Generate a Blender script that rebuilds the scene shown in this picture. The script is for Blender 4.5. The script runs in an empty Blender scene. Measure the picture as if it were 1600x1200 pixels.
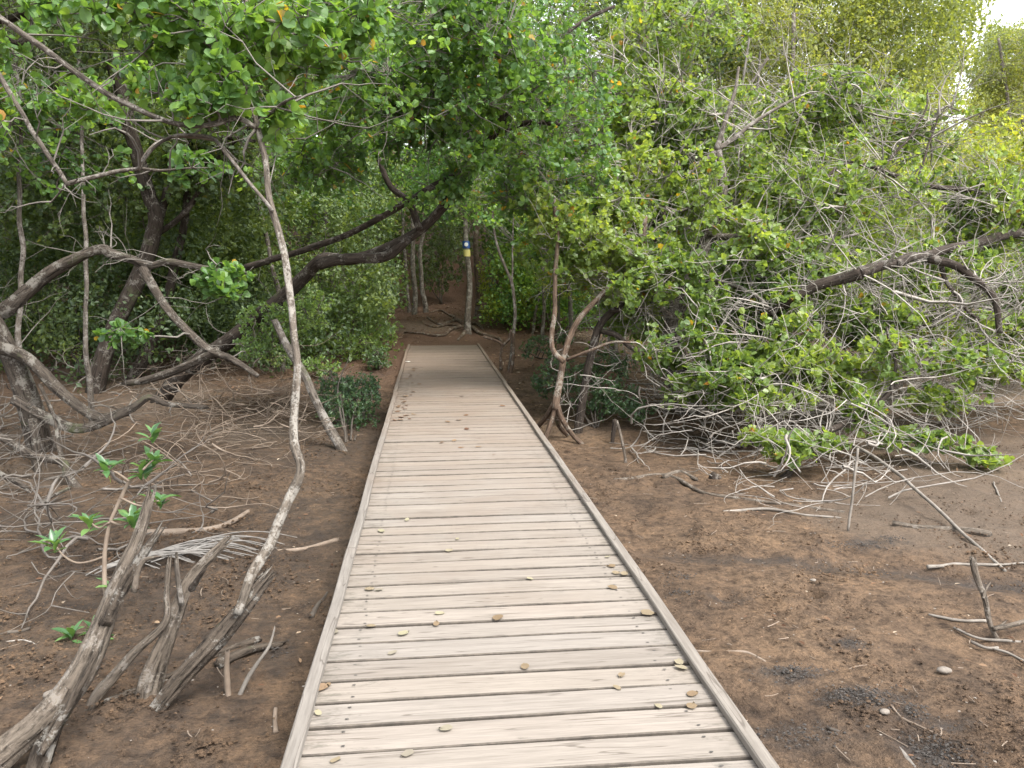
import bpy, math, random
import numpy as np
from mathutils import Vector

random.seed(7)
RNG = np.random.default_rng(11)
SC = bpy.context.scene
COL = SC.collection

# ------------------------------------------------------------------ camera
FPX = 1230.0                      # focal length in pixels of the 1600 px wide photograph
YAW, PITCH = math.radians(5.97), math.radians(8.0)
CAM = np.array([0.0, 0.0, 1.55])  # eye height above the deck (deck top is z = 0)
cam_data = bpy.data.cameras.new('camera')
cam_data.sensor_width = 36.0
cam_data.lens = 36.0 * FPX / 1600.0
cam_data.clip_start, cam_data.clip_end = 0.05, 1500.0
cam = bpy.data.objects.new('camera', cam_data)
COL.objects.link(cam)
cam.location = CAM
cam.rotation_euler = (math.pi / 2 - PITCH, 0, -YAW)
SC.camera = cam

# ------------------------------------------------------------------ sky, sun, exposure
SUN_EL, SUN_AZ = math.radians(58), math.radians(138)   # azimuth from +Y towards +X (light from the open mudflat)
world = bpy.data.worlds.new('World')
SC.world = world
world.use_nodes = True
wn, wl = world.node_tree.nodes, world.node_tree.links
bg = wn['Background']
sky = wn.new('ShaderNodeTexSky')
sky.sky_type = 'NISHITA'
sky.sun_disc = False
sky.sun_elevation = SUN_EL
sky.sun_rotation = SUN_AZ
sky.dust_density = 3.0
hs = wn.new('ShaderNodeHueSaturation')
hs.inputs['Saturation'].default_value = 0.22          # thin bright cloud
hs.inputs['Value'].default_value = 1.0
wl.new(sky.outputs[0], hs.inputs['Color'])
wl.new(hs.outputs[0], bg.inputs['Color'])
bg.inputs['Strength'].default_value = 0.15
sun_data = bpy.data.lights.new('sun', 'SUN')
sun_data.energy = 1.1
sun_data.angle = math.radians(18)
sun_data.color = (1.0, 0.95, 0.87)
sun = bpy.data.objects.new('sun', sun_data)
COL.objects.link(sun)
sd = Vector((math.sin(SUN_AZ) * math.cos(SUN_EL), math.cos(SUN_AZ) * math.cos(SUN_EL), math.sin(SUN_EL)))
sun.rotation_euler = sd.to_track_quat('Z', 'Y').to_euler()
SC.view_settings.view_transform = 'Standard'
SC.view_settings.look = 'None'
SC.view_settings.exposure = 2.05
SC.view_settings.gamma = 1.0
SC.view_settings.use_curve_mapping = False
SC.render.engine = 'CYCLES'
SC.cycles.max_bounces = 7
SC.cycles.diffuse_bounces = 4
SC.cycles.transmission_bounces = 4
SC.cycles.glossy_bounces = 2
SC.cycles.caustics_reflective = False
SC.cycles.caustics_refractive = False

# ------------------------------------------------------------------ picture <-> place
FW = np.array([math.sin(YAW) * math.cos(PITCH), math.cos(YAW) * math.cos(PITCH), -math.sin(PITCH)])
RT = np.array([math.cos(YAW), -math.sin(YAW), 0.0])
UP = np.cross(RT, FW)

def ray(px, py):
    return FW + RT * (px - 800) / FPX + UP * (600 - py) / FPX

def P(px, py, d):
    return CAM + d * ray(px, py)

# ------------------------------------------------------------------ noise
def _h(ix, iy, iz, seed):
    n = (ix * 374761393 + iy * 668265263 + iz * 2147483647 + seed * 1274126177) & 0xffffffff
    n = ((n ^ (n >> 13)) * 1274126177) & 0xffffffff
    n = (n ^ (n >> 16)) & 0xffff
    return n / 65535.0

def vnoise(p, scale=1.0, seed=0):
    p = np.atleast_2d(np.asarray(p, float)) * scale
    if p.shape[1] == 2:
        p = np.c_[p, np.zeros(len(p))]
    i = np.floor(p).astype(np.int64)
    f = p - i
    f = f * f * (3 - 2 * f)
    out = np.zeros(len(p))
    for a in (0, 1):
        for b in (0, 1):
            for c in (0, 1):
                w = (f[:, 0] if a else 1 - f[:, 0]) * (f[:, 1] if b else 1 - f[:, 1]) * (f[:, 2] if c else 1 - f[:, 2])
                out += w * _h(i[:, 0] + a, i[:, 1] + b, i[:, 2] + c, seed)
    return out * 2 - 1

def sstep(a, b, x):
    t = np.clip((x - a) / (b - a), 0, 1)
    return t * t * (3 - 2 * t)

DX0, DX1, DEND = -0.48, 1.07, 17.2      # deck edges and far end

# ------------------------------------------------------------------ ground height
def hgt(x, y):
    x, y = np.atleast_1d(np.asarray(x, float)), np.atleast_1d(np.asarray(y, float))
    p = np.c_[x, y]
    y0 = 11.0 + 0.55 * np.clip(x - 1.6, 0, 14) - 0.12 * np.clip(-x - 2, 0, 8)
    t = y - y0
    bank = 0.40 * sstep(0, 6.5, t) + 0.075 * np.clip(t - 5.5, 0, 12) + 0.30 * np.clip(t - 15, 0, 60)
    z = -0.46 + bank + 0.05 * vnoise(p, 0.35, 3) + 0.025 * vnoise(p, 1.1, 4)
    ncor = np.exp(-((x - 0.3) / 1.6) ** 2)
    z = z - 0.05 * ncor * sstep(16, 13, y)
    # flush with the end of the deck
    near_end = np.exp(-((x - 0.3) / 1.5) ** 2) * sstep(14.5, 17.0, y) * sstep(21, 18, y)
    z = z * (1 - near_end) + (-0.03 + 0.09 * np.clip(y - 17.2, 0, 4)) * near_end
    # left of the deck end the mud stays low
    return z

def G(px, py):
    r = ray(px, py)
    t = np.linspace(1.0, 60, 4000)
    pts = CAM + t[:, None] * r
    below = pts[:, 2] < hgt(pts[:, 0], pts[:, 1])
    k = int(np.argmax(below)) if below.any() else len(t) - 1
    q = pts[k].copy()
    q[2] = hgt(q[0], q[1])[0]
    return q

def depth(q):
    return float(np.dot(np.asarray(q) - CAM, FW))

def Dk(px, py):
    r = ray(px, py)
    t = -CAM[2] / r[2]
    return CAM + t * r

# ------------------------------------------------------------------ materials
def mat(name):
    m = bpy.data.materials.new(name)
    m.use_nodes = True
    nt = m.node_tree
    return m, nt.nodes, nt.links, nt.nodes['Principled BSDF']

def ramp(n, stops, interp='LINEAR'):
    r = n.new('ShaderNodeValToRGB')
    r.color_ramp.interpolation = interp
    els = r.color_ramp.elements
    while len(els) > 1:
        els.remove(els[-1])
    els[0].position, els[0].color = stops[0][0], (*stops[0][1], 1)
    for p, c in stops[1:]:
        e = els.new(p)
        e.color = (*c, 1)
    return r

def noise(n, l, vec, scale, detail=4, rough=0.6):
    t = n.new('ShaderNodeTexNoise')
    t.inputs['Scale'].default_value = scale
    t.inputs['Detail'].default_value = detail
    t.inputs['Roughness'].default_value = rough
    l.new(vec, t.inputs['Vector'])
    return t

def mapping(n, l, vec, scale):
    m = n.new('ShaderNodeMapping')
    m.inputs['Scale'].default_value = scale
    l.new(vec, m.inputs['Vector'])
    return m.outputs[0]

def mix(n, l, fac, a, b, blend='MIX'):
    m = n.new('ShaderNodeMix')
    m.data_type = 'RGBA'
    m.blend_type = blend
    for sock, v in ((m.inputs[0], fac), (m.inputs[6], a), (m.inputs[7], b)):
        if isinstance(v, (int, float)):
            sock.default_value = v
        elif isinstance(v, tuple):
            sock.default_value = (*v, 1)
        else:
            l.new(v, sock)
    return m.outputs[2]

def math_(n, l, op, a, b=0.0):
    m = n.new('ShaderNodeMath')
    m.operation = op
    for sock, v in ((m.inputs[0], a), (m.inputs[1], b)):
        if isinstance(v, (int, float)):
            sock.default_value = v
        else:
            l.new(v, sock)
    return m.outputs[0]

def maprange(n, l, v, a, b, c=0.0, d=1.0):
    m = n.new('ShaderNodeMapRange')
    m.inputs[1].default_value, m.inputs[2].default_value = a, b
    m.inputs[3].default_value, m.inputs[4].default_value = c, d
    l.new(v, m.inputs[0])
    return m.outputs[0]

def bump(n, l, height, bsdf, strength, dist):
    b = n.new('ShaderNodeBump')
    b.inputs['Strength'].default_value = strength
    b.inputs['Distance'].default_value = dist
    l.new(height, b.inputs['Height'])
    l.new(b.outputs[0], bsdf.inputs['Normal'])

def plain(name, stops, scale, rough=0.85, bs=0.3, bd=0.004):
    m, n, l, b = mat(name)
    geo = n.new('ShaderNodeNewGeometry')
    t = noise(n, l, geo.outputs['Position'], scale, 5, 0.65)
    r = ramp(n, stops); l.new(t.outputs[0], r.inputs[0])
    l.new(r.outputs[0], b.inputs['Base Color'])
    b.inputs['Roughness'].default_value = rough
    bump(n, l, t.outputs[0], b, bs, bd)
    return m

def make_wood(name, light, dark, dirt_from, dirt_to, grain=(2.2, 42, 42)):
    m, n, l, b = mat(name)
    tc = n.new('ShaderNodeTexCoord')
    oi = n.new('ShaderNodeObjectInfo')
    geo = n.new('ShaderNodeNewGeometry')
    off = n.new('ShaderNodeVectorMath'); off.operation = 'ADD'
    sc = n.new('ShaderNodeVectorMath'); sc.operation = 'SCALE'
    comb = n.new('ShaderNodeCombineXYZ')
    for k in range(3):
        l.new(oi.outputs['Random'], comb.inputs[k])
    l.new(comb.outputs[0], sc.inputs[0]); sc.inputs['Scale'].default_value = 37.0
    l.new(tc.outputs['Object'], off.inputs[0]); l.new(sc.outputs[0], off.inputs[1])
    v = off.outputs[0]
    g1 = noise(n, l, mapping(n, l, v, grain), 1.0, 6, 0.65)
    g2 = noise(n, l, mapping(n, l, v, tuple(q * 3.5 for q in grain)), 1.0, 3, 0.6)
    blot = noise(n, l, v, 5.0, 4, 0.6)
    col = ramp(n, [(0.30, dark), (0.52, tuple((a + c) / 2 for a, c in zip(light, dark))), (0.72, light)])
    l.new(g1.outputs[0], col.inputs[0])
    c = mix(n, l, maprange(n, l, g2.outputs[0], 0.40, 0.70, 0.0, 0.30), col.outputs[0], tuple(q * 0.45 for q in dark))
    # hairline checks along the grain
    ck = noise(n, l, mapping(n, l, v, (grain[0] * 0.35, grain[1] * 0.55, grain[2] * 0.55)), 1.0, 2, 0.4)
    crack = maprange(n, l, math_(n, l, 'ABSOLUTE', math_(n, l, 'SUBTRACT', ck.outputs[0], 0.47)), 0.003, 0.010, 0.55, 0.0)
    c = mix(n, l, crack, c, (0.055, 0.043, 0.035))
    # weather stains
    st = noise(n, l, mapping(n, l, v, (4, 9, 9)), 1.0, 5, 0.7)
    c = mix(n, l, maprange(n, l, st.outputs[0], 0.58, 0.80, 0.0, 0.40), c, (0.10, 0.092, 0.08))
    sx = n.new('ShaderNodeSeparateXYZ'); l.new(tc.outputs['Object'], sx.inputs[0])
    endk = maprange(n, l, math_(n, l, 'ABSOLUTE', sx.outputs[0]), 0.45, 0.75, 0.0, 0.16)
    st2 = noise(n, l, mapping(n, l, v, (9, 34, 9)), 1.0, 5, 0.75)
    c = mix(n, l, maprange(n, l, math_(n, l, 'ADD', st2.outputs[0], endk), 0.62, 0.76, 0.0, 0.6), c, (0.075, 0.07, 0.058))
    # per-piece tone
    tone = ramp(n, [(0.0, (0.86, 0.85, 0.84)), (0.35, (1.0, 0.98, 0.95)), (0.7, (0.94, 0.945, 0.95)), (1.0, (1.08, 1.05, 1.02))])
    l.new(oi.outputs['Random'], tone.inputs[0])
    c = mix(n, l, 1.0, c, tone.outputs[0], 'MULTIPLY')
    # soil walked in from the trail end
    sep = n.new('ShaderNodeSeparateXYZ'); l.new(geo.outputs['Position'], sep.inputs[0])
    soil = noise(n, l, geo.outputs['Position'], 1.6, 5, 0.65)
    yy = math_(n, l, 'ADD', sep.outputs['Y'], maprange(n, l, soil.outputs[0], 0.25, 0.75, -3.0, 3.0))
    c = mix(n, l, maprange(n, l, yy, dirt_from, dirt_to, 0.0, 0.72), c, (0.150, 0.103, 0.072))
    l.new(c, b.inputs['Base Color'])
    b.inputs['Roughness'].default_value = 0.85
    b.inputs['Specular IOR Level'].default_value = 0.25
    hsum = math_(n, l, 'SUBTRACT', g1.outputs[0], math_(n, l, 'MULTIPLY', crack, 0.8))
    bump(n, l, hsum, b, 0.35, 0.004)
    return m

M_PLANK = make_wood('plank_wood', (0.262, 0.234, 0.205), (0.196, 0.173, 0.150), 3.5, 12.5)
M_PLANK_SIDE = plain('plank_side', [(0.3, (0.05, 0.042, 0.034)), (0.7, (0.12, 0.10, 0.08))], 18)
M_RAIL = make_wood('rail_wood', (0.24, 0.219, 0.196), (0.145, 0.129, 0.113), 5.0, 13.0, grain=(42, 2.2, 42))
M_BEAM = make_wood('beam_wood', (0.16, 0.14, 0.12), (0.09, 0.075, 0.06), 60, 80, grain=(42, 2.2, 42))

def make_mud(name, clod=False):
    m, n, l, b = mat(name)
    geo = n.new('ShaderNodeNewGeometry')
    v = geo.outputs['Position']
    n1 = noise(n, l, v, 0.55, 5, 0.6)
    n2 = noise(n, l, v, 3.5, 6, 0.7)
    n3 = noise(n, l, v, 38.0, 4, 0.75)
    c1 = ramp(n, [(0.30, (0.068, 0.047, 0.032)), (0.5, (0.104, 0.069, 0.044)), (0.68, (0.132, 0.088, 0.055))])
    l.new(n1.outputs[0], c1.inputs[0])
    c2 = ramp(n, [(0.32, (0.55, 0.55, 0.57)), (0.5, (1, 1, 1)), (0.7, (1.22, 1.18, 1.12))])
    l.new(n2.outputs[0], c2.inputs[0])
    c = mix(n, l, 1.0, c1.outputs[0], c2.outputs[0], 'MULTIPLY')
    c3 = ramp(n, [(0.30, (0.62, 0.60, 0.58)), (0.5, (1, 1, 1)), (0.72, (1.28, 1.26, 1.22))])
    l.new(n3.outputs[0], c3.inputs[0])
    c = mix(n, l, 1.0, c, c3.outputs[0], 'MULTIPLY')
    n4 = noise(n, l, v, 13.0, 5, 0.7)
    c4 = ramp(n, [(0.36, (0.50, 0.48, 0.46)), (0.5, (1, 1, 1)), (0.66, (1.25, 1.22, 1.18))])
    l.new(n4.outputs[0], c4.inputs[0])
    c = mix(n, l, 1.0, c, c4.outputs[0], 'MULTIPLY')
    if not clod:
        at = n.new('ShaderNodeAttribute'); at.attribute_name = 'mud'      # x: dark wet silt and shade painted left of the deck, y: red forest soil, z: grey dry silt
        sp = n.new('ShaderNodeSeparateXYZ'); l.new(at.outputs['Vector'], sp.inputs[0])
        ragged = noise(n, l, v, 9.0, 5, 0.75)
        k = math_(n, l, 'ADD', sp.outputs[0], maprange(n, l, ragged.outputs[0], 0.2, 0.8, -0.45, 0.45))
        c = mix(n, l, maprange(n, l, sp.outputs[1], 0, 1, 0, 0.75), c, (0.100, 0.055, 0.035))
        c = mix(n, l, maprange(n, l, sp.outputs[2], 0, 1, 0, 0.7), c, (0.118, 0.089, 0.065))
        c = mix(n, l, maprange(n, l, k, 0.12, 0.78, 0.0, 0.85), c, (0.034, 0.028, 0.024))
        l.new(maprange(n, l, k, 0.3, 0.8, 0.92, 0.55), b.inputs['Roughness'])
    else:
        b.inputs['Roughness'].default_value = 0.92
    l.new(c, b.inputs['Base Color'])
    b.inputs['Specular IOR Level'].default_value = 0.25
    nb = noise(n, l, v, 95.0, 3, 0.7)
    hh = math_(n, l, 'ADD', math_(n, l, 'ADD', n3.outputs[0], math_(n, l, 'MULTIPLY', n4.outputs[0], 1.6)), math_(n, l, 'MULTIPLY', nb.outputs[0], 0.45))
    bump(n, l, hh, b, 0.85, 0.024)
    return m

M_MUD = make_mud('mud')
M_CLOD = make_mud('mud_clod', True)
M_DARKCLOD = plain('dark_silt', [(0.3, (0.026, 0.023, 0.021)), (0.7, (0.062, 0.054, 0.047))], 25, 0.9)
M_STONE = plain('stone', [(0.3, (0.1275, 0.1087, 0.0900)), (0.7, (0.2250, 0.1950, 0.1650))], 30)

def make_bark(name, base, dark, pale, pale_amt, moss=0.0, relief=0.012, scl=1.0):
    m, n, l, b = mat(name)
    at = n.new('ShaderNodeAttribute'); at.attribute_name = 'bark'     # runs round and along each limb
    v = at.outputs['Vector']
    n1 = noise(n, l, mapping(n, l, v, (46 * scl, 46 * scl, 7 * scl)), 1.0, 6, 0.7)
    n2 = noise(n, l, v, 7.0 * scl, 5, 0.65)
    n3 = noise(n, l, v, 55.0 * scl, 3, 0.7)
    c = ramp(n, [(0.36, dark), (0.50, base), (0.64, tuple(min(1, q * 1.4) for q in base))])
    l.new(n1.outputs[0], c.inputs[0])
    pk = math_(n, l, 'ADD', n2.outputs[0], maprange(n, l, n3.outputs[0], 0.2, 0.8, -0.14, 0.14))
    cc = mix(n, l, maprange(n, l, pk, 0.60 - 0.3 * pale_amt, 0.66 - 0.22 * pale_amt, 0, 0.85), c.outputs[0], pale)
    if moss > 0:
        nm = noise(n, l, v, 3.3 * scl, 4, 0.7)
        cc = mix(n, l, maprange(n, l, nm.outputs[0], 0.62 - 0.2 * moss, 0.75 - 0.2 * moss, 0, 0.7), cc, (0.075, 0.085, 0.04))
    l.new(cc, b.inputs['Base Color'])
    b.inputs['Roughness'].default_value = 0.9
    b.inputs['Specular IOR Level'].default_value = 0.2
    hh = math_(n, l, 'ADD', n1.outputs[0], math_(n, l, 'MULTIPLY', n3.outputs[0], 0.35))
    bump(n, l, hh, b, 0.9, relief)
    return m

M_BARK_PALE = make_bark('bark_pale', (0.110, 0.092, 0.074), (0.034, 0.028, 0.022), (0.27, 0.25, 0.22), 0.33, scl=1.5)
M_BARK_DARK = make_bark('bark_dark', (0.0418, 0.0324, 0.0259), (0.0130, 0.0101, 0.0079), (0.1584, 0.1440, 0.1260), 0.12, 0.15)
M_BARK_GREY = make_bark('bark_grey', (0.0972, 0.0828, 0.0684), (0.0302, 0.0245, 0.0202), (0.2232, 0.2052, 0.1836), 0.30, 0.1)
M_BARK_LIMB = make_bark('bark_limb', (0.0634, 0.0518, 0.0418), (0.0173, 0.0137, 0.0108), (0.1872, 0.1728, 0.1512), 0.22, 0.15, relief=0.02)
M_BARK_RED = make_bark('bark_brown', (0.0900, 0.0612, 0.0432), (0.0302, 0.0209, 0.0151), (0.1944, 0.1728, 0.1440), 0.2, 0.1)
M_DEAD = make_bark('dead_wood', (0.118, 0.097, 0.077), (0.026, 0.021, 0.016), (0.225, 0.20, 0.172), 0.16, relief=0.02, scl=1.5)
M_ROT = make_bark('rotten_wood', (0.080, 0.064, 0.050), (0.020, 0.016, 0.013), (0.24, 0.225, 0.20), 0.14, 0.05, relief=0.022, scl=1.5)
M_TWIG_PALE = plain('twig_pale', [(0.3, (0.15, 0.13, 0.11)), (0.7, (0.36, 0.33, 0.295))], 6)
M_STICK = plain('stick_grey', [(0.3, (0.10, 0.085, 0.07)), (0.7, (0.235, 0.21, 0.18))], 9)
M_TWIG_GREY = plain('twig_grey', [(0.3, (0.0792, 0.0684, 0.0576)), (0.7, (0.1872, 0.1692, 0.1476))], 6)
M_TWIG_BRUSH = plain('twig_brush', [(0.3, (0.0864, 0.0720, 0.0590)), (0.7, (0.1944, 0.1728, 0.1512))], 6)
M_TWIG_TAN = plain('twig_tan', [(0.3, (0.1224, 0.0900, 0.0648)), (0.7, (0.2376, 0.1872, 0.1440))], 6)
M_TWIG_DARK = plain('twig_dark', [(0.3, (0.0432, 0.0346, 0.0274)), (0.7, (0.1080, 0.0900, 0.0720))], 6)
M_FROND = plain('dry_frond', [(0.3, (0.1152, 0.1044, 0.0936)), (0.7, (0.2304, 0.2160, 0.1980))], 14)

def make_leaf(name, stops, trans=0.4, rough=0.38, back=(1.25, 1.2, 0.95), obj_random=False, spec=0.55):
    m, n, l, b = mat(name)
    if obj_random:
        oi = n.new('ShaderNodeObjectInfo'); src = oi.outputs['Random']
    else:
        at = n.new('ShaderNodeAttribute'); at.attribute_name = 'tint'; src = at.outputs['Fac']
    r = ramp(n, stops); l.new(src, r.inputs[0])
    geo = n.new('ShaderNodeNewGeometry')
    c = mix(n, l, geo.outputs['Backfacing'], r.outputs[0], mix(n, l, 1.0, r.outputs[0], back, 'MULTIPLY'))
    nn = noise(n, l, geo.outputs['Position'], 30.0, 3, 0.6)
    c = mix(n, l, maprange(n, l, nn.outputs[0], 0.3, 0.7, 0.0, 0.35), c, mix(n, l, 1.0, c, (0.62, 0.66, 0.6), 'MULTIPLY'))
    l.new(c, b.inputs['Base Color'])
    b.inputs['Roughness'].default_value = rough
    b.inputs['Specular IOR Level'].default_value = spec
    tr = n.new('ShaderNodeBsdfTranslucent')
    l.new(mix(n, l, 1.0, c, (1.35, 1.3, 0.55), 'MULTIPLY'), tr.inputs['Color'])
    ms = n.new('ShaderNodeMixShader'); ms.inputs[0].default_value = trans
    l.new(b.outputs[0], ms.inputs[1]); l.new(tr.outputs[0], ms.inputs[2])
    l.new(ms.outputs[0], n['Material Output'].inputs['Surface'])
    return m

YEL, ORG = (0.42, 0.34, 0.06), (0.42, 0.20, 0.04)
M_LEAF_LUSH = make_leaf('leaf_lush', [(0.0, (0.068, 0.142, 0.056)), (0.45, (0.122, 0.232, 0.078)), (0.85, (0.200, 0.33, 0.096)), (0.955, (0.265, 0.39, 0.115)), (0.965, YEL), (1.0, ORG)], 0.5)
M_LEAF_LIGHT = make_leaf('leaf_light', [(0.0, (0.11, 0.180, 0.058)), (0.4, (0.180, 0.265, 0.080)), (0.8, (0.265, 0.345, 0.105)), (0.955, (0.34, 0.41, 0.135)), (0.965, YEL), (1.0, ORG)], 0.5)
M_LEAF_MID = make_leaf('leaf_mid', [(0.0, (0.10, 0.175, 0.064)), (0.5, (0.17, 0.265, 0.09)), (1.0, (0.27, 0.37, 0.12))], 0.48)
M_LEAF_OLIVE = make_leaf('leaf_olive', [(0.0, (0.145, 0.185, 0.075)), (0.5, (0.24, 0.285, 0.105)), (0.9, (0.33, 0.36, 0.14)), (1.0, (0.42, 0.38, 0.16))], 0.5, 0.55)
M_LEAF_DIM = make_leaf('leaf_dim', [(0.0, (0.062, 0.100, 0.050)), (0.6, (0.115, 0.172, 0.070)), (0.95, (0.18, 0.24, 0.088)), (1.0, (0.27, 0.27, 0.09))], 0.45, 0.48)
M_LEAF_HOLLY = make_leaf('leaf_holly', [(0.0, (0.048, 0.095, 0.046)), (0.6, (0.085, 0.15, 0.072)), (1.0, (0.14, 0.215, 0.105))], 0.36, 0.36)
M_LEAF_YELLOW = make_leaf('leaf_yellowish', [(0.0, (0.16, 0.24, 0.055)), (0.5, (0.29, 0.36, 0.075)), (1.0, (0.46, 0.46, 0.10))], 0.5, 0.5)
M_LEAF_SAP = make_leaf('leaf_sapling', [(0.0, (0.055, 0.125, 0.055)), (0.6, (0.10, 0.205, 0.075)), (1.0, (0.17, 0.29, 0.095))], 0.32, 0.33, obj_random=True)
M_LEAF_DRY = make_leaf('leaf_dry', [(0.0, (0.1716, 0.1209, 0.0741)), (0.3, (0.2418, 0.2067, 0.1443)), (0.65, (0.2691, 0.2457, 0.1638)), (1.0, (0.2106, 0.1833, 0.1482))], 0.1, 0.7, back=(1, 1, 1), obj_random=True, spec=0.2)
M_LEAF_RUST = make_leaf('leaf_rust', [(0.0, (0.10, 0.052, 0.034)), (0.5, (0.16, 0.088, 0.052)), (1.0, (0.22, 0.155, 0.10))], 0.1, 0.8, back=(1, 1, 1), obj_random=True, spec=0.2)
M_LITTER = make_leaf('leaf_litter', [(0.0, (0.0780, 0.0390, 0.0234)), (0.5, (0.1560, 0.0897, 0.0546)), (0.85, (0.2496, 0.1716, 0.1092)), (1.0, (0.3900, 0.3276, 0.2574))], 0.05, 0.85, back=(1, 1, 1), spec=0.2)

def paint(name, c, rough=0.6):
    m, n, l, b = mat(name)
    geo = n.new('ShaderNodeNewGeometry')
    t = noise(n, l, geo.outputs['Position'], 30, 4, 0.7)
    l.new(mix(n, l, maprange(n, l, t.outputs[0], 0.55, 0.7, 0, 0.4), c, tuple(q * 0.5 for q in c)), b.inputs['Base Color'])
    b.inputs['Roughness'].default_value = rough
    return m
M_BLUE = paint('blue_paint', (0.02, 0.075, 0.27))
M_WHITE = paint('white_paint', (0.72, 0.72, 0.70))
M_YELLOW = paint('yellow_paint', (0.52, 0.45, 0.15))
M_NAIL = plain('nail', [(0.3, (0.03, 0.028, 0.026)), (0.7, (0.09, 0.08, 0.07))], 40, 0.6)

# ------------------------------------------------------------------ meshes
class MB:
    """collects vertices, quads and triangles (world coordinates) for ONE mesh object"""
    def __init__(s):
        s.v, s.q, s.t, s.tint, s.bk, s.n = [], [], [], [], [], 0
    def add(s, v, q=None, t=None, tint=None, bk=None):
        v = np.asarray(v, float).reshape(-1, 3)
        if q is not None and len(q):
            s.q.append(np.asarray(q, np.int64) + s.n)
        if t is not None and len(t):
            s.t.append(np.asarray(t, np.int64) + s.n)
        s.v.append(v)
        if tint is not None:
            s.tint.append(np.asarray(tint, float))
        if bk is not None:
            s.bk.append(np.asarray(bk, float))
        s.n += len(v)
    def mesh(s, name, material, origin=(0, 0, 0), smooth=True):
        me = bpy.data.meshes.new(name)
        V = np.concatenate(s.v) - np.asarray(origin, float)
        q = np.concatenate(s.q) if s.q else np.zeros((0, 4), np.int64)
        t = np.concatenate(s.t) if s.t else np.zeros((0, 3), np.int64)
        me.vertices.add(len(V)); me.vertices.foreach_set('co', V.astype(np.float32).ravel())
        nl = q.size + t.size
        me.loops.add(nl); me.loops.foreach_set('vertex_index', np.concatenate([q.ravel(), t.ravel()]).astype(np.int32))
        np_ = len(q) + len(t)
        me.polygons.add(np_)
        starts = np.concatenate([np.arange(len(q)) * 4, q.size + np.arange(len(t)) * 3]).astype(np.int32)
        me.polygons.foreach_set('loop_start', starts)
        me.polygons.foreach_set('use_smooth', np.full(np_, smooth))
        if s.tint:
            a = me.attributes.new('tint', 'FLOAT', 'POINT')
            a.data.foreach_set('value', np.concatenate(s.tint).astype(np.float32))
        if s.bk:
            a = me.attributes.new('bark', 'FLOAT_VECTOR', 'POINT')
            a.data.foreach_set('vector', np.concatenate(s.bk).astype(np.float32).ravel())
        me.update(calc_edges=True)
        me.materials.append(material)
        return me

def link(name, data, parent=None, loc=(0, 0, 0)):
    o = bpy.data.objects.new(name, data)
    COL.objects.link(o)
    o.location = loc
    if parent is not None:
        o.parent = parent
    return o

def tag(o, label=None, cat=None, group=None, kind=None):
    for k, v in (('label', label), ('category', cat), ('group', group), ('kind', kind)):
        if v:
            o[k] = v
    return o

def thing(name, label, cat, loc, group=None, kind=None):
    return tag(link(name, None, None, tuple(loc)), label, cat, group, kind)

def part(name, mb, material, parent, smooth=True, kind=None):
    o = link(name, mb.mesh(name, material, np.array(parent.location), smooth), parent)
    if kind:
        o['kind'] = kind
    return o

def subpart(name, mb, material, parent):
    """a piece of a part; the part sits at its thing's origin"""
    return link(name, mb.mesh(name, material, np.array(parent.parent.location)), parent)

def single(name, mb, material, label, cat, loc, group=None, kind=None, smooth=True):
    return tag(link(name, mb.mesh(name, material, loc, smooth), None, tuple(loc)), label, cat, group, kind)

def catmull(pts, n):
    p = np.asarray(pts, float)
    if len(p) < 3:
        t = np.linspace(0, 1, n + 1)[:, None]
        return p[0] * (1 - t) + p[-1] * t
    e = np.vstack([2 * p[0] - p[1], p, 2 * p[-1] - p[-2]])
    out = []
    for i in range(1, len(e) - 2):
        t = np.linspace(0, 1, n, endpoint=False)[:, None]
        a, b, c, d = e[i - 1], e[i], e[i + 1], e[i + 2]
        out.append(0.5 * (2 * b + (c - a) * t + (2 * a - 5 * b + 4 * c - d) * t ** 2 + (3 * b - 3 * c + d - a) * t ** 3))
    out.append(p[-1][None])
    return np.vstack(out)

def norm(v):
    return v / np.maximum(np.linalg.norm(v, axis=-1, keepdims=True), 1e-9)

def frames(p):
    t = norm(np.gradient(p, axis=0))
    n = np.zeros_like(p)
    a = np.array([0, 0, 1.0]) if abs(t[0][2]) < 0.9 else np.array([1.0, 0, 0])
    n[0] = norm(np.cross(t[0], a))
    for i in range(1, len(p)):
        q = n[i - 1] - t[i] * np.dot(n[i - 1], t[i])
        n[i] = norm(q)
    return t, n, np.cross(t, n)

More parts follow.
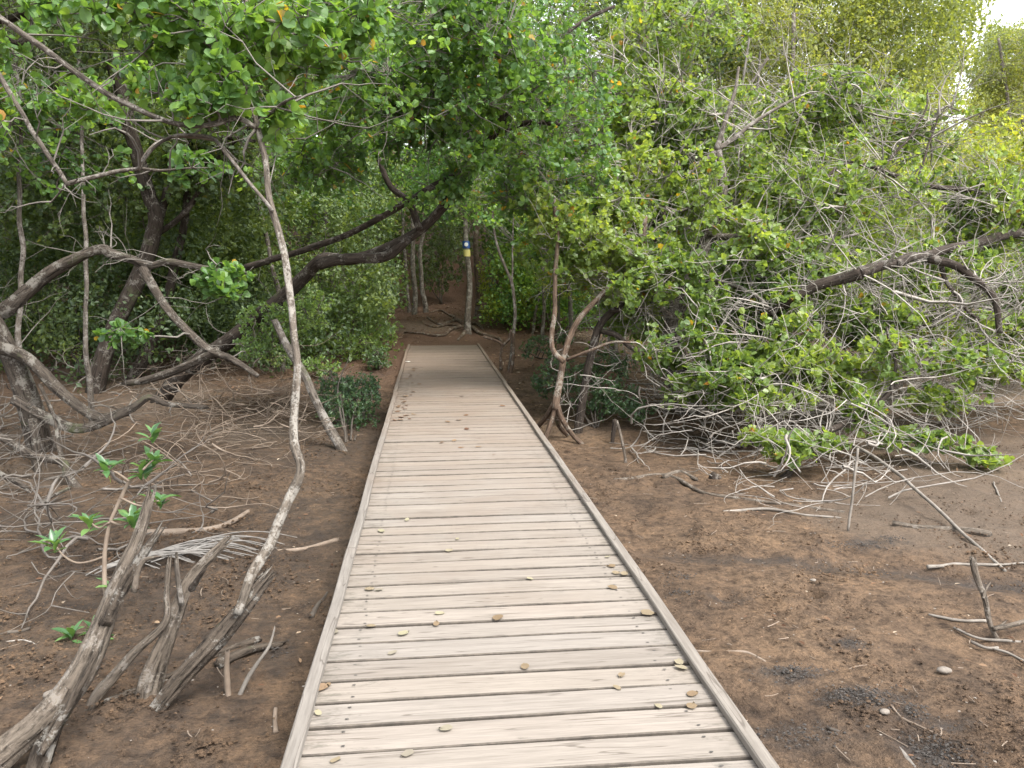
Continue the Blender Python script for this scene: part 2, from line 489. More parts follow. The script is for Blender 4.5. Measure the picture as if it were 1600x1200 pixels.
def tube(mb, pts, rad, sides=10, sub=6, rough=0.12, seed=0, jag=0.0, wob=0.0):
    """tapered limb through control points; rad is given per control point; jag > 0 breaks the far end off in splinters"""
    p = catmull(pts, sub)
    r = np.interp(np.linspace(0, 1, len(p)), np.linspace(0, 1, len(rad)), rad)
    arc = np.concatenate([[0], np.cumsum(np.linalg.norm(np.diff(p, axis=0), axis=1))])
    rm = float(np.mean(r))
    u = arc / max(rm, 1e-4)
    if wob:
        for k in range(3):
            p[:, k] += wob * r * vnoise(np.c_[u / 11.0, np.full(len(p), 7.7 * k + seed)], 1.0, seed + k)
    t, n, b = frames(p)
    ang = np.arange(sides) / sides * 2 * np.pi
    ring = np.cos(ang)[None, :, None] * n[:, None] + np.sin(ang)[None, :, None] * b[:, None]
    ca, sa = np.tile(np.cos(ang), len(p)), np.tile(np.sin(ang), len(p))
    uu = np.repeat(u, sides)
    k = 1 + rough * (0.6 * vnoise(np.c_[uu / 5.0, ca * 1.5, sa * 1.5], 1.0, seed) + 0.9 * vnoise(np.c_[uu / 16.0, ca * 3.2, sa * 3.2], 1.0, seed + 9) + (0.9 * vnoise(np.c_[uu / 9.0, ca * 6.5, sa * 6.5], 1.0, seed + 17) if sides > 14 else 0)).reshape(len(p), sides)
    v = p[:, None] + ring * (r[:, None] * k)[..., None]
    bk = np.c_[ca * rm + seed * 0.37, sa * rm, np.repeat(arc, sides)]
    if jag > 0:
        rr = np.random.default_rng(seed + 3)
        v[-1] += t[-1] * (rr.random((sides, 1)) ** 1.6 * jag * 2 - jag * 0.5)
        v[-1] = v[-1] * 0.9 + (p[-1] + t[-1] * jag) * 0.1
    L = len(p)
    i = np.arange(L - 1)[:, None] * sides
    j = np.arange(sides)[None]
    jn = (j + 1) % sides
    q = np.stack([i + j, i + jn, i + sides + jn, i + sides + j], -1).reshape(-1, 4)
    v = v.reshape(-1, 3)
    c0, c1 = len(v), len(v) + 1
    end = p[-1] - t[-1] * (jag * 0.6)
    v = np.vstack([v, p[0], end])
    jj = np.arange(sides); jm = (jj + 1) % sides
    tri = np.vstack([np.c_[jm, jj, np.full(sides, c0)], np.c_[(L - 1) * sides + jj, (L - 1) * sides + jm, np.full(sides, c1)]])
    bk = np.vstack([bk, [seed * 0.37, 0, 0], [seed * 0.37, 0, arc[-1]]])
    mb.add(v, q, tri, None, bk)
    return p, r

def tubes(mb, pts, rad, sides=3):
    """many twigs at once: pts (M,N,3), rad (M,N)"""
    M, N = pts.shape[:2]
    if M == 0:
        return
    t = norm(np.gradient(pts, axis=1))
    a = np.where(np.abs(t[:, :1, 2:3]) < 0.8, np.array([0, 0, 1.0]), np.array([1.0, 0, 0]))
    n = norm(np.cross(t, np.broadcast_to(a, t.shape)))
    b = np.cross(t, n)
    ang = np.arange(sides) / sides * 2 * np.pi
    ring = np.cos(ang)[None, None, :, None] * n[:, :, None] + np.sin(ang)[None, None, :, None] * b[:, :, None]
    v = pts[:, :, None] + ring * rad[:, :, None, None]
    base = (np.arange(M) * N * sides)[:, None, None]
    i = (np.arange(N - 1) * sides)[None, :, None]
    j = np.arange(sides)[None, None]
    jn = (j + 1) % sides
    q = np.stack([base + i + j, base + i + jn, base + i + sides + jn, base + i + sides + j], -1).reshape(-1, 4)
    mb.add(v.reshape(-1, 3), q)

LEAF_SHAPES = {
    'round': (np.array([[0, 0, 0], [0.28, 0.33, 0.06], [0.78, 0.40, 0.09], [1, 0, -0.04], [0.78, -0.40, 0.09], [0.28, -0.33, 0.06]]), [[0, 3, 2, 1], [0, 5, 4, 3]]),
    'near': (np.array([[0, 0, 0], [0.20, 0.27, 0.05], [0.55, 0.40, 0.09], [0.88, 0.27, 0.04], [1, 0, -0.06], [0.88, -0.27, 0.04], [0.55, -0.40, 0.09], [0.20, -0.27, 0.05], [0.55, 0, 0.0]]), [[0, 8, 2, 1], [8, 4, 3, 2], [0, 7, 6, 8], [8, 6, 5, 4]]),
    'oval': (np.array([[0, 0, 0], [0.35, 0.22, 0.05], [0.75, 0.22, 0.05], [1, 0, -0.08], [0.75, -0.22, 0.05], [0.35, -0.22, 0.05]]), [[0, 3, 2, 1], [0, 5, 4, 3]]),
    'far': (np.array([[0, 0, 0], [0.55, 0.32, 0.06], [1, 0, -0.05], [0.55, -0.32, 0.06]]), [[0, 3, 2, 1]]),
}

def leaves(mb, pos, axis, up, length, shape, tint):
    tpl, fc = LEAF_SHAPES[shape]
    x = norm(axis)
    z = norm(up - x * np.sum(up * x, -1, keepdims=True))
    y = np.cross(z, x)
    L = length[:, None, None]
    v = pos[:, None] + L * (tpl[None, :, 0:1] * x[:, None] + tpl[None, :, 1:2] * y[:, None] + tpl[None, :, 2:3] * z[:, None])
    k = len(tpl)
    q = (np.arange(len(pos)) * k)[:, None, None] + np.array(fc)[None]
    mb.add(v.reshape(-1, 3), q.reshape(-1, 4), None, np.repeat(tint, k))

def rdir(rng, n):
    return norm(rng.normal(size=(n, 3)))

def E(px, py, d, rx, ry, rz, n):
    """a clump of foliage: pixel centre, depth, half sizes (px, px, m), how many leafy twigs"""
    return (P(px, py, d), np.array([rx * d / FPX, rz, ry * d / FPX]), n)

def clump_points(rng, clumps, gap=0.35, gap_scale=1.1, shell=0.45):
    out = []
    for c, r, n in clumps:
        q = rdir(rng, n * 3) * (rng.random((n * 3, 1)) ** shell)
        p = c + q * r
        dens = vnoise(p, gap_scale, 21) + 0.5 * vnoise(p, gap_scale * 2.7, 22)
        p = p[dens > -gap + 0.15 * rng.normal(size=len(p))]
        out.append(p[:n])
    return np.vstack(out)

def keep_clear(p):
    """nothing hangs in the walkway, in the ground or in the lens"""
    x, y, z = p.T
    ok = ~((np.abs(x - 0.3) < 1.0) & (y < 18.5) & (z < 2.35))
    ok &= z > hgt(x, y) + 0.05
    ok &= np.linalg.norm(p - CAM, axis=1) > 2.0
    return ok

def nearest(a, b):
    out = np.zeros(len(a), np.int64)
    for s in range(0, len(a), 500):
        d = ((a[s:s + 500, None] - b[None]) ** 2).sum(-1)
        out[s:s + 500] = d.argmin(1)
    return out

def foliage(rng, limbs, clumps, leaf_len, per, shape='round', gap=0.35, twig_r=0.0045, droop=0.0, sub=22, bare=0, bare_len=(0.3, 0.9), spread=0.9, up_bias=0.9, twig_keep=1.0, limb_sides=4):
    """grows sub-limbs and twigs from the given limbs into the clumps; returns (twigs, leaves)"""
    tw, lf = MB(), MB()
    A = clump_points(rng, clumps, gap)
    A = A[keep_clear(A)]
    sk = np.vstack([catmull(l, 6) for l in limbs])
    # sub-limbs: each grows from the nearest limb or earlier sub-limb
    ns = max(3, len(A) // sub)
    S = A[rng.choice(len(A), min(ns, len(A)), replace=False)]
    d0 = np.sqrt(((S[:, None] - sk[None, ::2]) ** 2).sum(-1)).min(1)
    S = S[np.argsort(d0)]
    M = len(S)
    NP = 8
    k = np.linspace(0, 1, NP)[:, None]
    pool = np.zeros((len(sk) + M * (NP - 2), 3)); pool[:len(sk)] = sk; cnt = len(sk)
    prad = np.full(len(pool), 0.03)
    sl = np.zeros((M, NP, 3)); sr = np.zeros((M, NP))
    rise = np.array([0, 0, 1.0]) * (0.10 - droop * 0.25)
    for q in range(M):
        j = int(((pool[:cnt] - S[q]) ** 2).sum(1).argmin())
        v = S[q] - pool[j]
        L = np.linalg.norm(v)
        o1, o2 = rdir(rng, 2)
        c = pool[j] + v * k + (o1 * 0.20 + rise) * L * np.sin(np.pi * k) + o2 * 0.09 * L * np.sin(2 * np.pi * k) + rng.normal(size=(NP, 3)) * L * 0.02 * np.sin(np.pi * k)
        r0 = min(0.8 * prad[j], 0.006 + 0.007 * L, 0.024)
        sl[q] = c; sr[q] = np.linspace(r0, max(0.35 * r0, twig_r * 0.8), NP)
        pool[cnt:cnt + NP - 2] = c[2:]; prad[cnt:cnt + NP - 2] = sr[q][2:]; cnt += NP - 2
    tubes(tw, sl, sr, limb_sides)
    nodes = pool[:cnt]
    # twigs
    N0 = nodes[nearest(A, nodes)]
    k5 = np.linspace(0, 1, 4)[None, :, None]
    l2 = np.linalg.norm(A - N0, axis=1)[:, None, None]
    tp = N0[:, None] * (1 - k5) + A[:, None] * k5 + rdir(rng, len(A))[:, None] * l2 * 0.22 * np.sin(np.pi * k5) - np.array([0, 0, 1.0]) * droop * l2 * 0.25 * np.sin(np.pi * k5)
    kp = rng.random(len(A)) < twig_keep
    tubes(tw, tp[kp], np.broadcast_to(twig_r * np.linspace(1.1, 0.5, 4)[None], (int(kp.sum()), 4)), 3)
    if bare:
        nb = nodes[rng.choice(len(nodes), bare)]
        L = rng.uniform(*bare_len, size=(bare, 1, 1))
        d0 = rdir(rng, bare) * np.array([1, 1, 0.75]); d0 = norm(d0)
        d1 = norm(d0 + 1.5 * rdir(rng, bare))
        k6 = np.linspace(0, 1, 7)[None, :, None]
        bt = nb[:, None] + L * (d0[:, None] * k6 * (1 - 0.5 * k6) + d1[:, None] * 0.5 * k6 ** 2) + rng.normal(size=(bare, 7, 3)) * 0.018 * k6
        ok = keep_clear(bt[:, -1]) & keep_clear(bt[:, 3])
        tubes(tw, bt[ok], twig_r * np.exp(rng.normal(size=(ok.sum(), 1)) * .38) * 1.05 * np.linspace(1.25, 0.25, 7)[None], 3)
        # side forks
        f0 = bt[ok][:, 3]; m = len(f0)
        fd = norm(bt[ok][:, 5] - bt[ok][:, 3] + 0.9 * np.linalg.norm(bt[ok][:, 5] - bt[ok][:, 3], axis=1)[:, None] * rdir(rng, m))
        k4 = np.linspace(0, 1, 4)[None, :, None]
        fk = f0[:, None] + fd[:, None] * k4 * L[ok] * 0.4 + rdir(rng, m)[:, None] * 0.05 * k4 ** 2
        g = keep_clear(fk[:, -1])
        tubes(tw, fk[g], np.broadcast_to(twig_r * 0.7 * np.linspace(1, 0.3, 4)[None], (g.sum(), 4)), 3)
    # leaves
    n = len(A) * per
    idx = np.repeat(np.arange(len(A)), per)
    s = 1 - 0.55 * rng.random(n) ** 1.7
    tipd = norm(tp[:, -1] - tp[:, -2])[idx]
    seg = np.minimum((s * 3).astype(int), 2); fr = (s * 3 - seg)[:, None]
    pos = tp[idx, seg] * (1 - fr) + tp[idx, seg + 1] * fr
    tail = np.linalg.norm(pos - tp[idx, -1], axis=1)
    far_ = tail > leaf_len * 2.2
    pos[far_] = tp[idx[far_], -1] + rng.normal(size=(far_.sum(), 3)) * leaf_len * 0.6
    ax = norm(tipd * 0.45 + spread * rdir(rng, n) + np.array([0, 0, 0.10 - droop]))
    up = norm(np.array([0, 0, 1.0]) * up_bias + rdir(rng, n))
    base_t = np.clip(0.45 + 0.33 * vnoise(A, 1.3, 5) + 0.12 * rng.normal(size=len(A)), 0, 0.93)[idx]
    ti = np.clip(base_t + 0.10 * rng.normal(size=n), 0, 0.95)
    odd = rng.random(n) < 0.012
    ti[odd] = rng.uniform(0.97, 1.0, odd.sum())
    leaves(lf, pos, ax, up, leaf_len * rng.uniform(0.45, 1.2, n), shape, ti)
    return tw, lf

def trace(pts, d0, d1, w0, w1, ground=False, ds=None):
    """a limb read off the photograph: pixels, depth at both ends, thickness in px at both ends"""
    if ground:
        g = G(*pts[0]); d0 = depth(g)
        if d1 is None:
            d1 = d0
    k = np.linspace(0, 1, len(pts))
    d = np.interp(k, np.linspace(0, 1, len(ds)), ds) if ds else d0 + (d1 - d0) * k
    p = np.array([P(a, b, c) for (a, b), c in zip(pts, d)])
    r = (w0 + (w1 - w0) * k) * d / FPX / 2
    if ground:
        p = np.vstack([p[0] - np.array([0, 0, 0.12]) - 0.15 * (p[1] - p[0]), p])
        r = np.concatenate([[r[0] * 1.25], r])
    return p, r

def lay(pts, w0, w1, lift=0.4):
    """a stick lying on the ground, read off the photograph"""
    p = np.array([G(a, b) for a, b in pts])
    d = np.array([depth(q) for q in p])
    r = np.linspace(w0, w1, len(pts)) * d / FPX / 2
    p[:, 2] += r * lift
    return p, r

def sink(pr, by=0.3):
    """carry the lower end of a limb on into the ground"""
    p, r = pr[0], pr[1]
    a = norm(p[0] - p[1])
    return np.vstack([p[0] + a * by - np.array([0, 0, 0.12]), p]), np.concatenate([[r[0] * 1.05], r])

def drop(pr):
    """stand a stem on the ground below its first point"""
    p, r = pr[0], pr[1]
    b = p[0].copy(); b[2] = hgt(b[0], b[1])[0] - 0.08
    if b[2] > p[0][2] - 0.05:
        return sink(pr)
    return np.vstack([b, p]), np.concatenate([[r[0] * 1.2], r])

SEED = [100]
def limb_mb(pr, sides=10, rough=0.14, jag=0.0, wob=0.5, sub=6):
    SEED[0] += 1
    mb = MB()
    tube(mb, pr[0], pr[1], sides, sub, rough, SEED[0], jag, wob)
    return mb

def make_tree(name, label, trunk, limbs=(), clumps=None, leaf=None, bark=None, twig=None, leaf_len=0.08, per=9, shape='round', cat='tree', group=None, jag=0.0, sides=12, fol=None, limb_bark=None, rough=0.16):
    o = thing(name, label, cat, trunk[0][0], group)
    part('trunk', limb_mb(trunk, sides, rough, jag, 0.6), bark, o)
    for l in limbs:
        part('branch', limb_mb(l, max(6, sides - 4), rough, l[2] if len(l) > 2 else 0.0, 0.5), limb_bark or bark, o)
    if clumps:
        SEED[0] += 1
        tw, lf = foliage(np.random.default_rng(SEED[0]), [trunk[0]] + [l[0] for l in limbs], clumps, leaf_len, per, shape, **(fol or {}))
        part('twigs', tw, twig or M_TWIG_GREY, o, kind='stuff')
        part('crown', lf, leaf, o, smooth=False, kind='stuff')
    return o

# ================================================================== THE SETTING: ground
def axis_steps(lo, hi, fine_lo, fine_hi, step, grow=1.09):
    a = list(np.arange(fine_lo, fine_hi + step, step))
    s, x = step, a[-1]
    while x < hi:
        s *= grow; x += s; a.append(x)
    s, x = step, a[0]
    left = []
    while x > lo:
        s *= grow; x -= s; left.append(x)
    return np.array(left[::-1] + a)

def build_ground():
    xs = axis_steps(-420, 420, -4.2, 6.4, 0.042)
    ys = axis_steps(-60, 620, 1.6, 12.5, 0.042)
    X, Y = np.meshgrid(xs, ys)
    x, y = X.ravel(), Y.ravel()
    z = hgt(x, y)
    z = np.minimum(z, 9 + 0.02 * np.hypot(x, y))
    p = np.c_[x, y]
    near = sstep(30, 14, y) * sstep(-22, -9, x) * sstep(24, 10, x)
    lump = np.clip(vnoise(p, 1.4, 31) + 0.1, 0, 1)
    fine = 0.016 * vnoise(p, 5.0, 32) + (0.010 + 0.022 * lump) * np.maximum(vnoise(p, 12.0, 33), -0.3) + (0.004 + 0.010 * lump) * vnoise(p, 23.0, 34)
    holes = -0.05 * sstep(0.80, 0.9, vnoise(p, 3.3, 35))
    z = z + near * (fine + holes)
    dark = np.zeros(len(x))
    for (px, py, rx, ry, a) in ((1345, 1092, 0.23, 0.10, 1.0), (1235, 1055, 0.20, 0.09, 0.9), (1465, 1180, 0.17, 0.14, 1.0), (1480, 1135, 0.22, 0.05, 0.8), (1330, 1010, 0.12, 0.07, 0.8), (1425, 1115, 0.09, 0.06, 0.9), (1140, 935, 0.2, 0.12, 0.55), (1350, 850, 0.35, 0.15, 0.55), (1250, 1150, 0.3, 0.12, 0.55), (430, 1020, 0.14, 0.16, 0.8), (60, 700, 0.9, 0.6, 0.6)):
        q = G(px, py)
        dark = np.maximum(dark, a * np.exp(-(((x - q[0]) / rx) ** 2 + ((y - q[1]) / ry) ** 2)))
    # the dark drainage line across the flat
    line = [G(a, b) for a, b in ((950, 862), (1060, 868), (1180, 872), (1300, 880), (1420, 893), (1500, 905), (1590, 915))]
    lx, ly = np.array([q[0] for q in line]), np.array([q[1] for q in line])
    yl = np.interp(x, lx, ly)
    dark = np.maximum(dark, 0.62 * np.exp(-((y - yl) / 0.15) ** 2) * sstep(lx[0], lx[0] + 0.6, x) * sstep(lx[-1] + 2, lx[-1], x))
    z -= 0.035 * np.exp(-((y - yl) / 0.2) ** 2) * sstep(lx[0], lx[0] + 0.6, x) * sstep(lx[-1] + 2, lx[-1], x)
    dark = np.maximum(dark, 0.44 * sstep(-0.35, -0.9, x) * (0.75 + 0.5 * vnoise(p, 0.9, 44)) * sstep(17, 12, y))  # shade left of the deck, painted into the mud colour
    red = sstep(11.5, 17.0, y + 1.2 * vnoise(p, 0.6, 41) - 0.35 * np.clip(x - 3, 0, 20))
    grey = sstep(0.05, 0.5, vnoise(p, 0.5, 42) + 0.35 * sstep(2.5, 5.0, x) - 0.3 * sstep(0, -2, x)) * sstep(yl.min() - 2.5, yl.min() + 1.0, y)
    nx, ny = len(xs), len(ys)
    i = (np.arange(ny - 1)[:, None] * nx + np.arange(nx - 1)[None]).ravel()
    q = np.c_[i, i + 1, i + nx + 1, i + nx]
    mb = MB()
    mb.add(np.c_[x, y, z], q)
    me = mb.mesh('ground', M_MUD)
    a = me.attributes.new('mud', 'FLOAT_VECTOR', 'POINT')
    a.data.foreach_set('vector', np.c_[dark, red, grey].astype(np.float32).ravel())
    o = link('ground', me)
    tag(o, 'brown tidal mud flat rising to reddish forest soil', 'ground', None, 'structure')
build_ground()

def blobs(mb, pos, size, rng, flat=0.65):
    tpl = np.array([[1, 0, 0], [0, 1, 0], [-1, 0, 0], [0, -1, 0], [0, 0, 1], [0, 0, -1.0]])
    fc = np.array([[0, 1, 4], [1, 2, 4], [2, 3, 4], [3, 0, 4], [1, 0, 5], [2, 1, 5], [3, 2, 5], [0, 3, 5]])
    n = len(pos)
    a = rng.uniform(0, 6.28, n)
    c, s = np.cos(a)[:, None], np.sin(a)[:, None]
    v = tpl[None] * rng.uniform(0.55, 1.3, (n, 6, 1))
    v = np.stack([v[..., 0] * c - v[..., 1] * s, v[..., 0] * s + v[..., 1] * c, v[..., 2] * flat], -1) * size[:, None, None]
    t = (np.arange(n) * 6)[:, None, None] + fc[None]
    mb.add((pos[:, None] + v).reshape(-1, 3), None, t.reshape(-1, 3))

def build_clods():
    rng = np.random.default_rng(5)
    n = 120000
    d = 2.2 + 9.5 * rng.random(n) ** 1.4
    px = rng.uniform(-60, 1660, n)
    x = d * (FW[0] + RT[0] * (px - 800) / FPX)
    y = d * (FW[1] + RT[1] * (px - 800) / FPX)
    keep = ~((x > DX0 - 0.02) & (x < DX1 + 0.02))
    p = np.c_[x, y]
    dens = 0.5 * vnoise(p, 1.4, 31) + 0.6 * vnoise(p, 3.1, 51) + 0.15
    keep &= rng.random(n) < np.clip(dens + 0.16, 0.06, 1)
    x, y = x[keep], y[keep]
    p = np.c_[x, y]
    size = 0.003 + 0.009 * rng.random(len(x)) ** 3 * (1 + np.clip(vnoise(p, 3.1, 51), 0, 1))
    z = hgt(x, y) + 0.012 + 0.012 * rng.random(len(x))
    mb = MB()
    blobs(mb, np.c_[x, y, z], size, rng)
    o = link('mud_crumbs', mb.mesh('mud_crumbs', M_CLOD, smooth=False))
    tag(o, 'small crumbs and worm casts of brown mud strewn over the flat', 'mud crumbs', None, 'stuff')
    # heaps of dark silt thrown up by crabs
    mb = MB()
    for (px, py, rx, ry, n) in ((1345, 1092, 0.20, 0.08, 420), (1235, 1055, 0.17, 0.07, 300), (1465, 1180, 0.13, 0.12, 380), (1425, 1115, 0.07, 0.05, 120), (1330, 1010, 0.1, 0.05, 120), (1340, 855, 0.22, 0.09, 200), (1390, 845, 0.14, 0.07, 140), (1060, 905, 0.12, 0.1, 120), (1065, 930, 0.09, 0.06, 90), (430, 1020, 0.08, 0.08, 80), (1250, 1150, 0.2, 0.07, 200)):
        q = G(px, py)
        n = int(n * 0.8); dx, dy = rng.normal(size=(2, n)) * 0.62
        xx, yy = q[0] + dx * rx, q[1] + dy * ry
        hump = 0.022 * np.exp(-(dx ** 2 + dy ** 2))
        blobs(mb, np.c_[xx, yy, hgt(xx, yy) + 0.008 + hump * rng.random(n)], 0.003 + 0.007 * rng.random(n) ** 2, rng, 0.6)
    o = link('crab_casts', mb.mesh('crab_casts', M_DARKCLOD, smooth=False))
    tag(o, 'ragged heaps of dark grey silt crumbs beside crab holes', 'silt', None, 'stuff')
    # pale shell and leaf flecks
    mb = MB()
    n = 900
    d = 2.4 + 9 * rng.random(n)
    px = rng.uniform(-60, 1660, n)
    x = d * (FW[0] + RT[0] * (px - 800) / FPX); y = d * (FW[1] + RT[1] * (px - 800) / FPX)
    k = ~((x > DX0 - 0.03) & (x < DX1 + 0.03)); x, y = x[k], y[k]
    blobs(mb, np.c_[x, y, hgt(x, y) + 0.022], 0.003 + 0.006 * rng.random(len(x)) ** 2, rng, 0.4)
    o = link('shell_flecks', mb.mesh('shell_flecks', M_STONE, smooth=False))
    tag(o, 'tiny pale shell and wood flecks scattered on the mud', 'flecks', None, 'stuff')
build_clods()

# leaf litter under the trees, thicker on the bank
def build_litter():
    rng = np.random.default_rng(6)
    n = 26000
    x = rng.uniform(-12, 12, n); y = rng.uniform(9.5, 30, n)
    k = ~((x > DX0 - 0.05) & (x < DX1 + 0.05) & (y < DEND + 0.1))
    k &= rng.random(n) < np.clip(sstep(10, 15, y - 0.3 * np.clip(x - 2, 0, 9)) * (0.55 + 0.6 * vnoise(np.c_[x, y], 0.9, 61)), 0.02, 1)
    x, y = x[k], y[k]
    n = len(x)
    mb = MB()
    ax = norm(np.c_[rng.normal(size=(n, 2)), 0.12 * rng.normal(size=n)])
    up = norm(np.array([0, 0, 1.0]) + 0.25 * rdir(rng, n))
    leaves(mb, np.c_[x, y, hgt(x, y) + 0.02 + 0.015 * rng.random(n)], ax, up, rng.uniform(0.035, 0.09, n), 'oval', rng.random(n))
    o = link('leaf_litter', mb.mesh('leaf_litter', M_LITTER, smooth=False))
    tag(o, 'brown leaf litter lying under the trees on the bank', 'leaf litter', None, 'stuff')
build_litter()

def build_debris():
    rng = np.random.default_rng(66)
    n = 620
    d = 2.4 + 10 * rng.random(n)
    px = rng.uniform(-60, 1660, n)
    x = d * (FW[0] + RT[0] * (px - 800) / FPX); y = d * (FW[1] + RT[1] * (px - 800) / FPX)
    k = ~((x > DX0 - 0.15) & (x < DX1 + 0.15)) & (rng.random(n) < 0.5 + 0.5 * vnoise(np.c_[x, y], .8, 9)); x, y = x[k], y[k]; n = len(x)
    a = rng.uniform(0, 6.28, n); L = 0.02 + 0.13 * rng.random(n) ** 2.5
    t = np.linspace(-.5, .5, 4)[None, :]
    bend = rng.normal(size=(n, 1)) * .25
    px_ = x[:, None] + L[:, None] * (np.cos(a)[:, None] * t - np.sin(a)[:, None] * bend * t * t)
    py_ = y[:, None] + L[:, None] * (np.sin(a)[:, None] * t + np.cos(a)[:, None] * bend * t * t)
    pz_ = hgt(px_.ravel(), py_.ravel()).reshape(n, 4) + .022
    mb = MB(); tubes(mb, np.stack([px_, py_, pz_], -1), rng.uniform(.0012, .0035, n)[:, None] * np.ones((1, 4)), 4)
    tag(link('twig_debris', mb.mesh('twig_debris', M_TWIG_TAN)), 'tiny broken twig bits littering the mud', 'twig bits', None, 'stuff')
    n = 420
    d = 2.6 + 9 * rng.random(n); px = rng.uniform(-60, 1660, n)
    x = d * (FW[0] + RT[0] * (px - 800) / FPX); y = d * (FW[1] + RT[1] * (px - 800) / FPX)
    k = ~((x > DX0 - 0.08) & (x < DX1 + 0.08)); x, y = x[k], y[k]; n = len(x)
    mb = MB()
    leaves(mb, np.c_[x, y, hgt(x, y) + .024], norm(np.c_[rng.normal(size=(n, 2)), .15 * rng.normal(size=n)]), norm(np.array([0, 0, 1.0]) + .3 * rdir(rng, n)), rng.uniform(.012, .05, n), 'oval', rng.random(n))
    tag(link('mud_leaf_litter', mb.mesh('mud_leaf_litter', M_LITTER, smooth=False)), 'sparse small brown leaves half sunk in the mud flat', 'leaf litter', None, 'stuff')
build_debris()

# ================================================================== BOARDWALK
def build_boardwalk():
    o = thing('boardwalk', 'weathered grey timber boardwalk of cross planks leading to the forest trail', 'boardwalk', (0.3, 0.0, 0.0))
    W, PITCHP = 0.1408, 0.155
    x0, x1 = DX0 + 0.012, DX1 - 0.012
    rng = np.random.default_rng(9)
    def plank_mesh(k):
        h = W / 2; th = 0.032; c = 0.004
        prof = np.array([[-h, -th], [-h, -c], [-h + c, 0], [h - c, 0], [h, -c], [h, -th]])
        xs = np.array([x0, -0.05 + rng.uniform(-.1, .1), 0.55 + rng.uniform(-.1, .1), x1]) - 0.3
        xs[0] += rng.uniform(-0.004, 0.004); xs[-1] += rng.uniform(-0.004, 0.004)
        v = []
        for i, xx in enumerate(xs):
            dy, dz = rng.normal() * 0.0011, rng.normal() * 0.0010
            cup = rng.normal() * 0.0008
            for (yy, zz) in prof:
                v.append((xx, yy + dy + rng.normal() * 0.0005, zz + dz + (cup if abs(yy) > h - 0.01 else 0)))
        q = [[i * 6 + j, i * 6 + (j + 1) % 6, (i + 1) * 6 + (j + 1) % 6, (i + 1) * 6 + j] for i in range(3) for j in range(6)]
        me = bpy.data.meshes.new('plank')
        me.from_pydata(v, [], q + [[5, 4, 3, 2, 1, 0], [18, 19, 20, 21, 22, 23]])
        me.materials.append(M_PLANK); me.materials.append(M_PLANK_SIDE)
        for i in range(18):
            if i % 6 != 2:
                me.polygons[i].material_index = 1
        me.update()
        return me
    variants = [plank_mesh(k) for k in range(9)]
    n = int((DEND + 1.0) / PITCHP)
    nails = MB()
    for i in range(n):
        y = DEND - 0.062 - W / 2 - i * PITCHP
        pl = link('plank', variants[int(rng.integers(9))], o)
        pl.location = (0, y + rng.normal() * 0.0012, rng.normal() * 0.0012)
        pl.rotation_euler = (rng.normal() * 0.006, rng.normal() * 0.0009, rng.normal() * 0.0011 + (math.pi if rng.random() < 0.5 else 0) * 0)
        for xx in (DX0 + 0.17, DX1 - 0.17):
            for s in (-0.042, 0.042):
                nails.add(np.array([[0.0075 * math.cos(a), 0.0042 * math.sin(a), 0] for a in np.arange(6) * math.pi / 3]) + np.array([xx + rng.normal() * 0.006, y + s + rng.normal() * 0.004, 0.0025]), [[0, 1, 2, 3], [0, 3, 4, 5]])
    part('nails', nails, M_NAIL, o, False, 'stuff')
    # kerb rails, laid end to end on the plank ends
    def rail_mesh(L):
        w, h, c = 0.050, 0.032, 0.005
        a = w / 2
        prof = np.array([[-a, 0.004], [-a, h - c], [-a + c, h], [a - c, h], [a, h - c], [a, 0.004]])
        v = []
        m = 5
        for i in range(m):
            yy = -L / 2 + L * i / (m - 1)
            dx, dz = (rng.normal() * 0.0025, rng.normal() * 0.0012) if 0 < i < m - 1 else (0, 0)
            for (xx, zz) in prof:
                v.append((xx + dx + rng.normal() * 0.0008, yy, zz + (dz if zz > 0.01 else 0)))
        q = [[i * 6 + j, (i + 1) * 6 + j, (i + 1) * 6 + (j + 1) % 6, i * 6 + (j + 1) % 6] for i in range(m - 1) for j in range(6)]
        e = (m - 1) * 6
        me = bpy.data.meshes.new('edge_rail')
        me.from_pydata(v, [], q + [[0, 1, 2, 3, 4, 5], [e + 5, e + 4, e + 3, e + 2, e + 1, e]])
        me.materials.append(M_RAIL); me.update()
        return me
    for side, x, offs in ((0, DX0 + 0.025, 0.35), (1, DX1 - 0.025, 1.1)):
        y = -0.9
        L = 1.9 + offs
        while y < DEND - 0.1:
            L2 = min(L, DEND - 0.02 - y)
            r = link('edge_rail', rail_mesh(L2 - 0.006), o)
            r.location = (x - 0.3 + rng.normal() * 0.003, y + L2 / 2, 0.001 * rng.normal())
            r.rotation_euler = (0, rng.normal() * 0.01, rng.normal() * 0.0012)
            y += L2
            L = 2.95
    # bearers and posts below
    def box(mb, c, s):
        v = np.array([[a, b, d] for a in (-1, 1) for b in (-1, 1) for d in (-1, 1)]) * np.array(s) / 2 + np.array(c)
        mb.add(v, [[0, 1, 3, 2], [4, 6, 7, 5], [0, 4, 5, 1], [2, 3, 7, 6], [0, 2, 6, 4], [1, 5, 7, 3]])
    for x in (DX0 + 0.17, 0.3, DX1 - 0.17):
        mb = MB(); box(mb, (x, (DEND - 1.2) / 2, -0.11), (0.06, DEND - 0.2 + 1.0, 0.145)); part('bearer', mb, M_BEAM, o, False)
    for y in np.arange(0.3, 14, 2.6):
        for x in (DX0 + 0.095, DX1 - 0.095):
            mb = MB(); box(mb, (x, y, -0.38), (0.08, 0.09, 0.66)); part('post', mb, M_BEAM, o, False)
build_boardwalk()

